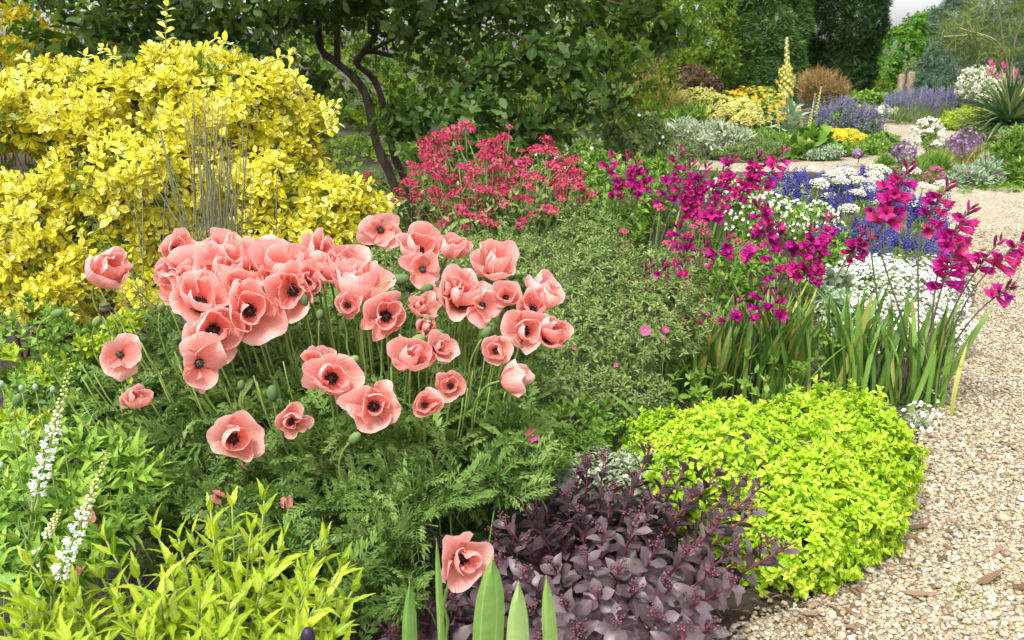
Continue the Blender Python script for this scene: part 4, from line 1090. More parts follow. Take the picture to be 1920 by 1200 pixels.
def spike(tip, low, Y, nf, label, group, lean=None, size=0.062, side=1, base=None):
    p1, p0 = at(*tip, Y), at(*low, Y)
    if base is None:
        b = p0 + (p0 - p1) * 0.5; b = np.array([p0[0] - (p1[0] - p0[0]) * 0.9 - 0.03, Y + 0.05, -0.02])
    else:
        b = np.array([base[0], base[1], -0.02])
    if group:
        how = 'few flowered ' if nf <= 4 else 'half length ' if nf <= 6 else 'long densely flowered '
        label, group = how + label.replace('short ', '').replace(' with few flowers', ''), how + group.replace('short ', '')
    r = thing('gladiolus', label, 'gladiolus', (b[0], b[1], 0), group)
    low_pts = bez(b, b + [0, 0, p0[2] * 0.5], p0 - (p1 - p0) * 0.6, p0, 9)
    up_pts = bez(p0, p0 + (p1 - p0) * 0.35 + [0, 0, 0.01], p0 + (p1 - p0) * 0.7 + [0, 0, 0.012], p1, 9)[1:]
    pts = np.vstack([low_pts, up_pts])
    t = tube(pts, np.linspace(0.0045, 0.0016, len(pts)), 5)
    part('stem', t.V, t.F, M_GLADSTEM, r, tint=np.clip(np.linspace(0.2, 0.8, len(t.V)), 0, 1), ed=1)
    ax = nrmz(p1 - p0)
    view = nrmz(CAM - p0)
    sidev = nrmz(np.cross(ax, view)) * side
    down = np.array([0, 0, -1.0])
    nb = max(3, nf // 3)
    tot = nf + nb
    lib = {}
    for i in range(tot):
        f = i / tot
        q = p0 + (p1 - p0) * f + [0, 0, 0.01 * math.sin(f * 3)]
        alt = 1 if i % 2 else -1
        if i < nf:
            dd = nrmz(sidev * (0.75 + 0.25 * alt) + view * rng.uniform(0.1, 0.9) + ax * 0.35 + down * rng.uniform(0.05, 0.45) + rng.normal(scale=0.18, size=3))
            if alt < 0 and rng.random() < 0.6:
                dd = nrmz(-sidev * 0.45 + view * 0.6 + ax * 0.3 + down * 0.35 + rng.normal(scale=0.15, size=3))
            s = size * rng.uniform(0.85, 1.15) * (1.05 - 0.3 * f)
            tt, nm = (GF[int(rng.integers(0, 3))], 'flower')
        else:
            dd = nrmz(ax * 1.1 + sidev * 0.6 * alt + view * 0.1 + rng.normal(scale=0.08, size=3))
            s = size * (0.95 - 0.55 * (i - nf) / nb)
            tt, nm = (GB, 'bud')
        Rm = frames(dd[None], np.array([[0, 0, 1.0]]))[0]
        key = (id(tt), int(rng.integers(0, 3)))
        if key not in GLIB:
            GLIB[key] = mesh_of(nm, tt.V, tt.F, M_GLAD if (tt is not GB or key[1] == 2) else M_GLADBUD, np.clip(0.25 + 0.25 * key[1] + tt.tv, 0, 1), tt.ed)
        o = bpy.data.objects.new(nm, GLIB[key])
        M = np.eye(4); M[:3, :3] = Rm * s; M[:3, 3] = q - np.array([b[0], b[1], 0])
        o.matrix_basis = Matrix(M.tolist()); o.parent = r
        COL.objects.link(o)
    n = tot
    f = np.arange(n) / n
    q = p0 + (p1 - p0) * f[:, None]
    dd = nrmz(ax + sidev * np.where(np.arange(n) % 2, 0.35, -0.35)[:, None])
    V, F, ti, e = joined(BRACT, q, frames(dd, np.array([[0, -0.6, 0.6]]) + dd * 0), np.full(n, size * 0.62), np.linspace(0.3, 1, n))
    part('bracts', V, F, M_GLADSTEM, r, tint=ti, ed=e, stuff=True)
    return r
GLIB = {}
M_GLADBUD = leafmat('gladiolus_bud', [srgb(96, 24, 60), srgb(128, 26, 74), srgb(150, 40, 80)], trans=0.1, rough=0.5)
G1 = 'magenta gladioli in the clump beside the valerian'
for tip, low, nf in [((1150, 288), (1138, 325), 4), ((1182, 285), (1168, 352), 6), ((1196, 300), (1186, 362), 7), ((1212, 318), (1200, 356), 4), ((1163, 345), (1150, 372), 2)]:
    spike(tip, low, 4.8, nf, 'magenta gladiolus spike rising from green leaves next to the valerian', G1)
G2 = 'magenta gladioli in the dense far clump'
for tip, low, nf in [((1285, 268), (1250, 345), 5), ((1303, 300), (1268, 372), 8), ((1330, 305), (1290, 395), 9), ((1318, 325), (1285, 400), 8), ((1372, 288), (1330, 372), 7), ((1380, 292), (1345, 350), 7), ((1365, 330), (1345, 392), 6), ((1425, 283), (1395, 345), 7), ((1440, 300), (1400, 352), 7), ((1478, 276), (1432, 345), 8), ((1352, 378), (1322, 410), 4), ((1255, 345), (1246, 380), 3), ((1412, 330), (1378, 372), 6), ((1300, 345), (1278, 405), 5)]:
    spike(tip, low, 4.5, nf, 'magenta gladiolus spike in the dense clump before the far gravel', G2, size=0.058)
G3 = 'magenta gladioli in the middle of the bed'
for tip, low, nf, sd in [((1268, 420), (1285, 475), 6, -1), ((1290, 442), (1298, 500), 6, -1), ((1325, 450), (1308, 500), 5, 1), ((1368, 440), (1345, 478), 5, 1), ((1425, 440), (1385, 472), 4, 1), ((1418, 375), (1440, 440), 7, -1), ((1432, 385), (1468, 455), 8, -1), ((1350, 380), (1330, 415), 4, 1), ((1500, 470), (1470, 505), 5, 1), ((1530, 425), (1490, 480), 6, 1), ((1560, 405), (1520, 465), 8, 1), ((1545, 450), (1505, 520), 8, 1), ((1535, 480), (1512, 525), 5, 1), ((1620, 425), (1595, 490), 5, 1), ((1640, 440), (1600, 470), 3, 1)]:
    spike(tip, low, 3.9, nf, 'magenta gladiolus spike in the middle of the bed over ferny green', G3, size=0.06, side=sd)
G4 = 'short magenta gladioli low over the sword leaves'
for tip, low, nf, sd in [((1225, 488), (1190, 572), 6, 1), ((1248, 492), (1230, 545), 5, 1), ((1270, 490), (1262, 540), 4, 1), ((1320, 562), (1302, 606), 4, 1), ((1390, 560), (1362, 602), 4, 1), ((1432, 540), (1428, 585), 4, -1), ((1455, 545), (1450, 590), 4, 1), ((1425, 395), (1455, 520), 5, 1)]:
    spike(tip, low, 3.5, nf, 'short magenta gladiolus spike with few flowers over sword leaves', G4, size=0.056, side=sd)
gb = gnd(1712, 752)
spike((1708, 305), (1655, 420), 3.55, 11, 'tall magenta gladiolus spike crossing the white umbels', None, size=0.07, base=gb + [0, 0.02, 0])
spike((1692, 322), (1640, 398), 3.6, 5, 'magenta gladiolus spike half hidden by the tall one among white umbels', None, size=0.06, base=gb + [-0.1, 0.1, 0])
spike((1785, 338), (1735, 420), 3.55, 7, 'magenta gladiolus spike over the edge of the blue flowers', None, size=0.066, base=gb + [0.02, 0.03, 0])
spike((1822, 388), (1775, 460), 3.45, 9, 'magenta gladiolus spike leaning out above the white carpet', None, size=0.068, base=gb + [0.03, -0.03, 0])
spike((1795, 460), (1768, 535), 3.4, 9, 'full magenta gladiolus spike hanging directly over the white carpet', None, size=0.07, base=gb + [0.0, -0.06, 0])
spike((1880, 447), (1828, 512), 3.4, 6, 'magenta gladiolus spike leaning over the path above its lowest neighbour', None, size=0.058, base=gb + [0.06, 0, 0])
spike((1940, 435), (1862, 500), 3.35, 9, 'magenta gladiolus spike leaning far out over the path', None, size=0.06, base=gb + [0.07, -0.04, 0])
spike((1900, 538), (1862, 560), 3.35, 4, 'lowest magenta gladiolus bent sideways over the gravel path', None, size=0.055, base=gb + [0.08, 0.0, 0])

def clump(name, label, bx, by, n, L, spread, lean=(0, 0), W=0.045, mat=None, nparts=60, foot=0.06, tb=(0, 0.8), group=None, dry=0.06):
    b = gnd(bx, by)
    r = thing(name, label, 'plant', (b[0], b[1], 0), group)
    a = rng.uniform(0, 6.28, n); th = np.abs(rng.normal(scale=spread, size=n)) + 0.03
    d = np.stack([np.cos(a) * np.sin(th) + lean[0], np.sin(a) * np.sin(th) + lean[1], np.cos(th)], 1)
    P = b + np.stack([rng.normal(scale=foot, size=n), rng.normal(scale=foot, size=n), np.full(n, -0.01)], 1)
    tint = rng.uniform(tb[0], tb[1], n); tint[rng.random(n) < dry] = 1.0
    # the flat of each leaf faces a random side
    nn = np.stack([np.cos(a + rng.normal(scale=.8, size=n)), np.sin(a + rng.normal(scale=.8, size=n)), np.full(n, 0.3)], 1)
    foliage(r, 'leaf', [leaf('sword', W, 6, 0.3, 0.12), leaf('sword', W * 0.9, 6, 0.3, -0.3), leaf('sword', W * 0.8, 6, 0.4, 0.5)], P, frames(d, nn), L * rng.uniform(0.6, 1.1, n), tint, mat or M_GLADLEAF, nparts, 'leaves', 8)
    return r
GC = 'sword leaf clumps under the gladioli'
clump('gladiolus_clump', 'fan of broad green sword leaves at the path edge behind the lime mound', 1712, 755, 60, 0.46, 0.24, (0.08, 0), 0.07, group=GC)
clump('gladiolus_clump', 'green sword leaf clump standing in front of the white carpet', 1600, 745, 70, 0.50, 0.2, (0.0, 0), 0.06, group=GC)
clump('gladiolus_clump', 'narrow sword leaf clump with straw coloured leaves behind the lime mound', 1440, 745, 120, 0.47, 0.18, (0.03, 0), 0.055, group=GC, dry=0.2)
clump('gladiolus_clump', 'yellowing sword leaf clump next to the grey green bush', 1310, 745, 120, 0.42, 0.18, (0.05, 0), 0.06, group=GC, dry=0.15)
clump('gladiolus_clump', 'tall sword leaf clump below the valerian heads', 1200, 545, 40, 0.50, 0.16, (0.05, 0), 0.05, group=GC, dry=0.1)
clump('gladiolus_clump', 'tall loose sword leaves rising behind the grey green bush', 1140, 545, 40, 0.56, 0.16, (0.06, 0), 0.045, group=GC, dry=0.1, foot=0.1)
clump('gladiolus_clump', 'sword leaf clump in the dense far clump of magenta spikes', 1330, 520, 60, 0.5, 0.16, (0.06, 0), 0.04, group=GC, dry=0.1, foot=0.16)
clump('gladiolus_clump', 'thin sword leaves between blue flowers and white carpet', 1600, 560, 36, 0.42, 0.2, (0.06, 0), 0.04, group=GC, foot=0.12)
clump('iris_clump', 'coarse arching sword leaves beside the lime mound with a dry tip', 1150, 850, 14, 0.40, 0.55, (-0.25, -0.1), 0.12, dry=0.1)
mound('leafy_undergrowth', 'mixed green leaves round the feet of the gladioli', 'plant', [B(1400, 690, 3.5, 120, 34), B(1280, 715, 3.2, 90, 30), B(1540, 640, 3.7, 70, 60), B(1480, 715, 3.4, 90, 26)], 130, 5, 0.045, L_LANCE + L_ELL, M_GREEN, nparts=120, up=0.7, tilt=(0.3, 1.3), depth=0.4)
r = mound('seakale_plant', 'pale blue green crinkled leaves beside the white carpet', 'plant', [B(1555, 575, 3.9, 26, 40), B(1565, 530, 4.0, 24, 24)], 40, 4, 0.065, [leaf('ovate', 0.7, 6, 0.2, 0.4, tooth=0.25, wave=0.08), leaf('ell', 0.7, 6, 0.2, 0.6, tooth=0.2, wave=0.1)], M_GLAUC, nparts=104, depth=0.5)

# ------------------------------------------------------------------ white umbels over blue flowers
def umbel_t(seed):
    g = np.random.default_rng(seed)
    it = []
    for i in range(44):
        a = i * 2.4; rr = math.sqrt((i + 0.5) / 44)
        c = np.array([math.cos(a) * rr, 0.38 * (1 - rr * rr), math.sin(a) * rr])
        for k in range(3):
            it.append((octa((1, 0.5, 1)), np.eye(3), 0.115 * g.uniform(0.8, 1.3), c + g.normal(scale=0.06, size=3) * [1, .6, 1], g.uniform(-0.3, 0.3)))
    return merge(it)
UM = [umbel_t(s) for s in range(3)]
def umbel_ray():
    it = []
    for i in range(12):
        a = i * 2.4; rr = math.sqrt((i + 0.5) / 12)
        it.append((tube([(0, -0.75, 0), (math.cos(a) * rr * 0.6, -0.2, math.sin(a) * rr * .6), (math.cos(a) * rr, 0.34 * (1 - rr * rr), math.sin(a) * rr)], [0.02, 0.015, 0.012], 3, False), np.eye(3), 1, np.zeros(3), 0))
    return merge(it)
UR = umbel_ray()
for i, (x, y, wd) in enumerate([(1548, 342, 25), (1580, 325, 30), (1565, 328, 26), (1537, 345, 24), (1577, 340, 22), (1610, 340, 26), (1638, 342, 24), (1628, 355, 18), (1610, 362, 20), (1595, 362, 16), (1650, 318, 28), (1640, 328, 22), (1710, 320, 22), (1655, 350, 20), (1558, 370, 27), (1592, 392, 26), (1645, 378, 24), (1715, 385, 26), (1730, 348, 18), (1745, 352, 18), (1770, 345, 22), (1525, 318, 18)]):
    Y = 6.0 - (y - 320) / 70 * 0.6 + rng.normal() * 0.1
    p = at(x, y, Y); m = mpp(x, y, Y)
    r = thing('white_umbel', ('broad' if wd >= 26 else 'small' if wd <= 20 else 'middling') + ' flat creamy white umbel on a pale stalk above the blue flowers' if x < 1700 else 'flat creamy white umbel standing apart against the gravel', 'flower', (p[0] - 0.05, Y, 0), 'creamy white umbels')
    d = nrmz(np.array([[rng.normal() * 0.12, -0.18 + rng.normal() * .1, 1]]))
    R0 = frames(d, np.array([[0, 1, 0.2]]))[0]
    tt = UM[i % 3]; s = wd * m * 0.74
    part('flower_head', (tt.V * s) @ R0.T + p, tt.F, M_CREAM, r, tint=np.clip(0.6 + tt.tv, 0, 1))
    part('rays', (UR.V * s) @ R0.T + p, UR.F, M_STEM, r, tint=0.9, stuff=True)
    pb = p - d[0] * s * 0.75
    t = tube(smooth_line([(p[0] - 0.08, Y, -0.02), (p[0] - 0.05, Y, pb[2] * 0.55), tuple(pb)], 10), np.linspace(0.005, 0.0035, 11), 5)
    part('stem', t.V, t.F, M_STEM, r, tint=0.85)
    dd = nrmz(rng.normal(size=(3, 3)) + [0, 0, 1.2])
    q = np.array([(p[0] - 0.06, Y, pb[2] * f) for f in (0.3, 0.5, 0.65)])
    foliage(r, 'leaf', L_LANCE, q, frames(dd, np.array([[0, 0, 1.0]]) + dd * 0), np.full(3, 0.1), rng.random(3), M_GREEN, 0, 'leaves')
BL = [B(1560, 395, 5.9, 90, 36), B(1640, 420, 5.6, 90, 40), B(1700, 445, 5.3, 60, 40), B(1500, 370, 6.2, 60, 26), B(1610, 370, 6.2, 70, 30), B(1740, 420, 5.6, 30, 28), B(1670, 460, 5.2, 60, 30), B(1600, 480, 5.0, 70, 30), B(1700, 500, 4.9, 70, 26)]
mound('blue_speedwell', 'spreading mass of deep violet blue flower spikes under the white umbels', 'flowers', BL, 900, 5, 0.04, L_NARROW, M_GREEN,
      [dict(n=360, size=0.085, ts=[spike_t(20, 0.16, s, 0.10, 0.5) for s in range(3)], mat=M_BLUE, upmin=-0.1, up=1.3, out=0.03, name='flower_spike', nparts=280, rest='flower_spikes', cell=5)], up=1.0)
mound('pale_artemisia', 'chalky pale tufts behind the blue flower mass', 'plant', [B(1475, 350, 6.6, 30, 22), B(1445, 345, 6.5, 26, 22), B(1495, 348, 6.8, 20, 12)], 200, 5, 0.05, L_SIMPLE, M_SILVER, up=1.0)
clump('small_iris', 'short fresh sword leaves in front of the far gravel', 1482, 400, 16, 0.34, 0.25, (0.05, 0), 0.07)

# ------------------------------------------------------------------ white carpet
CB = [B(1690, 560, 4.5, 105, 70), B(1620, 540, 4.7, 80, 60), B(1740, 620, 4.2, 70, 60), B(1660, 630, 4.2, 90, 60), B(1600, 600, 4.35, 60, 50), B(1770, 560, 4.5, 40, 50)]
mound('snow_in_summer', 'carpet of tiny white flowers on silver leaves spilling toward the path', 'flowers', CB, 1500, 5, 0.028, L_NARROW, M_SILVER,
      [dict(n=3300, size=0.020, ts=[flower5(5, 0.8, 0.35, 2)], mat=M_WHITE, upmin=-0.2, up=1.0, name='flower', nparts=300, rest='flowers', depth=0.3, cell=7, tocam=0.3, lump=0.16, out=0.02)], up=0.8, depth=0.15, lump=0.16)
mound('snow_in_summer_fringe', 'few small white flowers straggling beside the lime mound', 'flowers', [B(1722, 790, 3.25, 22, 30), B(1735, 745, 3.5, 18, 10)], 90, 5, 0.026, L_NARROW, M_SILVER,
      [dict(n=46, size=0.02, ts=[flower5(5, 0.8, 0.35, 2)], mat=M_WHITE, upmin=-0.2, up=0.6, out=0.02, name='flower', nparts=46, cell=4, tocam=0.4)], depth=0.5)

# ------------------------------------------------------------------ lime mound
MB = [B(1430, 890, 2.55, 240, 130, 0.8), B(1560, 860, 2.65, 140, 130, 0.9), B(1330, 850, 2.65, 160, 85, 0.8), B(1530, 960, 2.4, 150, 130, 0.8), B(1630, 880, 2.6, 92, 110, 0.9), B(1480, 1020, 2.25, 130, 105, 0.8), B(1600, 1000, 2.4, 80, 90, 0.9)]
mr = thing('golden_marjoram', 'neat rounded mound of bright lime leaves spilling onto the gravel path', 'herb', (at(1500, 950, 2.5)[0], 2.5, 0))
P, N = blobpts(MB, 1750, 0.1, -0.3, 0.012, 0.11)
lift = rng.random(len(P)) < 0.06
P[lift] += N[lift] * rng.uniform(0.01, 0.035, (lift.sum(), 1)) + [0, 0, 0.006]
a1 = sprig(P, N, 7, 0.030, up=0.35, jit=0.3, tilt=(0.35, 1.45), step=0.8, young=0.25, grow=0.45)
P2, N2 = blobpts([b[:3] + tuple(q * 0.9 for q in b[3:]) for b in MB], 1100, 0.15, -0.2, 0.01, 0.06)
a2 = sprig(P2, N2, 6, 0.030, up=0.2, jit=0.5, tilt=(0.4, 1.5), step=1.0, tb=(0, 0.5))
pos, R, s, tint = [np.concatenate(q) for q in zip(a1, a2)]
foliage(mr, 'leaf', [leaf('ovate', 0.62, 4, 0.3, 0.25), leaf('ell', 0.6, 4, 0.35, 0.4), leaf('ovate', 0.56, 4, 0.25, 0.6)], pos, R, s, tint, M_MARJ, 300, 'foliage', 16)
stems_to(mr, 'stalks', (at(1500, 950, 2.5)[0], 2.5), P[rng.choice(len(P), 90, replace=False)] * [1, 1, 0.93], M_STEM, 0.003, 0.0015, 4, spread=0.15, tint=0.8)

# ------------------------------------------------------------------ purple stonecrop
sr = thing('purple_stonecrop', 'dusky purple stonecrop with fleshy leaves and red stems before the lime mound', 'stonecrop', (at(1140, 1080, 1.95)[0], 1.95, 0))
tips = [(1100, 868), (1133, 860), (1080, 890), (1000, 895), (975, 940), (1215, 850), (1285, 880), (1345, 888), (1425, 915), (1395, 900), (1250, 900), (1190, 900), (1030, 915), (1060, 930), (950, 985), (930, 1010), (1000, 960), (1150, 920), (1215, 940), (1300, 930), (1370, 950), (1410, 960), (1090, 960), (1260, 970), (1340, 990), (1190, 980), (1130, 1000), (1050, 1000), (985, 1020), (930, 1060), (1230, 1030), (1290, 1040), (1380, 1030), (1440, 1020), (1470, 1030), (1100, 1050), (1160, 1070), (1040, 1070), (980, 1080), (1330, 1080), (1260, 1100), (1190, 1110), (1120, 1120), (1060, 1140), (1000, 1140), (940, 1120), (1310, 1130), (1370, 1100), (1240, 1160), (1160, 1170), (1330, 1180), (1080, 1190), (880, 1090), (840, 1120), (800, 1010), (815, 1150), (765, 1130), (770, 1165), (750, 1180), (725, 1190), (900, 1180), (1280, 1200), (1010, 1200)]
SB, stubs = [], []
lp, ld, ln, ls, lt = [], [], [], [], []
bp, bsz = [], []
stm = []
for i, (x, y) in enumerate(tips):
    Y = 2.3 - (y - 860) / 340 * 0.72 + rng.normal() * 0.03
    p = at(x, y, Y)
    cx = 1130
    foot = np.array([at(cx + (x - cx) * 0.55, 1100, 1.95)[0], Y + 0.03, 0.0])
    foot[1] = 1.95 + (Y - 1.95) * 0.6 + 0.05
    if p[2] < 0.1:
        p[2] = 0.1
    pts_ = bez(foot - [0, 0, 0.02], foot + [0, 0, p[2] * 0.4], p - [(p[0] - foot[0]) * 0.4, (p[1] - foot[1]) * 0.4, p[2] * 0.25], p, 10)
    stm.append(tube(pts_, np.linspace(0.0045, 0.0026, 10), 6))
    nl = 19
    for j in range(nl):
        f = 0.22 + 0.78 * j / nl
        k = f * 9; a = int(min(8, k)); q = pts_[a] + (pts_[a + 1] - pts_[a]) * (k - a)
        ax = nrmz(pts_[a + 1] - pts_[a])
        t1, t2 = perp(ax[None])
        an = j * 2.4 + i
        rad = t1[0] * math.cos(an) + t2[0] * math.sin(an)
        el = 0.25 + 0.45 * f + rng.normal() * 0.15
        dv = ax * math.sin(el) + rad * math.cos(el)
        lp.append(q); ld.append(dv); ln.append(ax * math.cos(el) - rad * math.sin(el) + rng.normal(scale=0.12, size=3)); ls.append((0.074 - 0.03 * f) * rng.uniform(0.85, 1.2)); lt.append(np.clip(rng.normal(0.45, 0.25), 0, 1))
    for j in range(5):
        dv = nrmz(np.array([rng.normal() * 0.7, rng.normal() * 0.7, 1.0]))
        e = p + dv * rng.uniform(0.012, 0.032)
        stm.append(tube([p, (p + e) / 2 + [0, 0, 0.002], e], [0.0018, 0.0015, 0.0012], 4, False))
        for _ in range(5):
            bp.append(e + rng.normal(scale=0.005, size=3)); bsz.append(rng.uniform(0.002, 0.0036))
foliage(sr, 'leaf', L_SED, np.array(lp), frames(np.array(ld), np.array(ln)), np.array(ls), np.array(lt), M_SEDUM, 300, 'leaves', 18)
t = merge([(q, np.eye(3), 1, np.zeros(3), 0) for q in stm])
part('stalks', t.V, t.F, M_SEDSTEM, sr, tint=0.5, stuff=True)
V, F, ti, e = joined(icosa(0), np.array(bp), np.repeat(np.eye(3)[None], len(bp), 0), np.array(bsz), rng.random(len(bp)))
part('flower_buds', V, F, M_SEDBUD, sr, tint=ti, stuff=True)

# ------------------------------------------------------------------ small grey plant and pink rock rose
mound('silver_horehound', 'small grey woolly plant tucked between purple stonecrop and lime mound', 'plant', [B(1150, 900, 2.42, 60, 50), B(1060, 905, 2.42, 36, 36), B(1200, 880, 2.5, 50, 40), B(1110, 870, 2.5, 40, 30)], 330, 6, 0.026, [leaf('ovate', 0.7, 3, 0.3, 0.4), leaf('ell', 0.7, 3, 0.2, 0.6)], M_SILVER, nparts=200, cell=10, up=1.0, depth=0.3)
mound('fine_leaf_herb', 'bright green herb with finely cut leaves beside the grey woolly plant', 'herb', [B(1010, 860, 2.4, 60, 40), B(960, 890, 2.3, 50, 40), B(1080, 840, 2.55, 50, 30)], 260, 7, 0.035, L_NARROW, M_GREEN, nparts=150, cell=10, up=0.8, depth=0.3)
mound('shady_leaves', 'dark green leaves filling the hollow next to the lime mound', 'plant', [B(1080, 800, 2.7, 90, 40), B(980, 800, 2.6, 60, 40), B(1200, 780, 2.9, 60, 30)], 300, 5, 0.04, L_ELL, M_GREEN, nparts=80, depth=0.4)
for (x, y, Y, s_) in [(998, 816, 2.16, 0.042), (1210, 620, 2.95, 0.042), (1248, 618, 3.0, 0.026), (1078, 653, 2.95, 0.016), (1155, 684, 2.85, 0.017), (1010, 730, 2.85, 0.014), (1160, 712, 2.95, 0.013), (1243, 635, 3.1, 0.012)]:
    p = at(x, y, Y)
    r = thing('rock_rose', 'small bright pink rock rose flower over fine green leaves' if s_ > 0.04 else 'tiny bright pink flower dotted on the grey green bush', 'flower', (p[0], Y, 0), 'small pink rock roses')
    d = nrmz((CAM - p) + [0.2, 0, 0.3])[None]
    R0 = frames(d, np.array([[0, 0, 1.0]]))[0]
    ff = flower5(5, 0.95, 0.35, 4)
    part('petals', (ff.V * s_) @ R0.T + p, ff.F, M_PINK, r, tint=rng.uniform(0, 0.6), stuff=True)
    ic = icosa(0)
    part('eye', ic.V * s_ * 0.11 + p + d[0] * s_ * 0.08, ic.F, M_YEL, r, tint=0.5)
    t = tube([(p[0], Y + 0.03, -0.02), (p[0], Y + 0.03, p[2] * 0.6), tuple(p)], [0.0018, 0.0015, 0.0012], 4)
    part('stem', t.V, t.F, M_STEM, r, tint=0.5)
# ------------------------------------------------------------------ poppies
def petalmat():
    m = bpy.data.materials.new('poppy_petal'); m.use_nodes = True
    n, l = m.node_tree.nodes, m.node_tree.links
    n.clear()
    A = {}
    for k in ('tint', 'ed', 'vv'):
        q = n.new('ShaderNodeAttribute'); q.attribute_name = k; A[k] = q.outputs['Fac']
    r = n.new('ShaderNodeValToRGB')
    for i, c in enumerate([srgb(252, 158, 144), srgb(255, 194, 184)]):
        r.color_ramp.elements[i].color = c
    l.new(A['tint'], r.inputs[0])
    # deeper coral at the claw, paler and pinker at the rim, as the petals grow
    r2 = n.new('ShaderNodeValToRGB')
    el = r2.color_ramp.elements
    el[0].position = 0.0; el[0].color = srgb(120, 30, 50)
    el[1].position = 1.0; el[1].color = srgb(255, 214, 208)
    e = el.new(0.10); e.color = srgb(206, 84, 74)
    e = el.new(0.30); e.color = srgb(252, 150, 134)
    e = el.new(0.75); e.color = srgb(255, 184, 174)
    l.new(A['ed'], r2.inputs[0])
    mx = n.new('ShaderNodeMixRGB'); mx.inputs[0].default_value = 0.65
    l.new(r.outputs[0], mx.inputs[1]); l.new(r2.outputs[0], mx.inputs[2])
    cb = n.new('ShaderNodeCombineXYZ')
    mu = n.new('ShaderNodeMath'); mu.operation = 'MULTIPLY'; mu.inputs[1].default_value = 16
    l.new(A['vv'], mu.inputs[0]); l.new(mu.outputs[0], cb.inputs[0]); l.new(A['ed'], cb.inputs[1]); 
    m3 = n.new('ShaderNodeMath'); m3.operation = 'MULTIPLY'; m3.inputs[1].default_value = 37
    l.new(A['tint'], m3.inputs[0]); l.new(m3.outputs[0], cb.inputs[2])
    nz = n.new('ShaderNodeTexNoise'); nz.inputs['Scale'].default_value = 1.6; nz.inputs['Detail'].default_value = 4
    l.new(cb.outputs[0], nz.inputs[0])
    mr = n.new('ShaderNodeMapRange'); mr.inputs['To Min'].default_value = 0.78; mr.inputs['To Max'].default_value = 1.16
    l.new(nz.outputs[0], mr.inputs[0])
    mm = n.new('ShaderNodeMixRGB'); mm.blend_type = 'MULTIPLY'; mm.inputs[0].default_value = 1
    l.new(mx.outputs[0], mm.inputs[1]); l.new(mr.outputs[0], mm.inputs[2])
    bp = n.new('ShaderNodeBump'); bp.inputs['Distance'].default_value = 0.006; bp.inputs['Strength'].default_value = 0.9
    l.new(nz.outputs[0], bp.inputs['Height'])
    b = n.new('ShaderNodeBsdfPrincipled'); b.inputs['Roughness'].default_value = 0.6; b.inputs['Specular IOR Level'].default_value = 0.2
    b.inputs['Sheen Weight'].default_value = 0.15
    l.new(mm.outputs[0], b.inputs['Base Color']); l.new(bp.outputs[0], b.inputs['Normal'])
    t = n.new('ShaderNodeBsdfTranslucent'); l.new(mm.outputs[0], t.inputs[0])
    ms = n.new('ShaderNodeMixShader'); ms.inputs[0].default_value = 0.45
    l.new(b.outputs[0], ms.inputs[1]); l.new(t.outputs[0], ms.inputs[2])
    o = n.new('ShaderNodeOutputMaterial'); l.new(ms.outputs[0], o.inputs[0])
    return m
M_PETAL = petalmat()
M_STAMEN = leafmat('stamen', [srgb(38, 16, 26), srgb(64, 26, 40), srgb(92, 44, 56)], trans=0, rough=0.8, spec=0.15)
M_CAPS = leafmat('capsule', [srgb(74, 84, 62), srgb(104, 116, 84)], trans=0, rough=0.6)
M_BUD = leafmat('poppy_bud', [srgb(66, 92, 52), srgb(92, 118, 70), srgb(126, 136, 70)], trans=0, rough=0.7, spec=0.2)

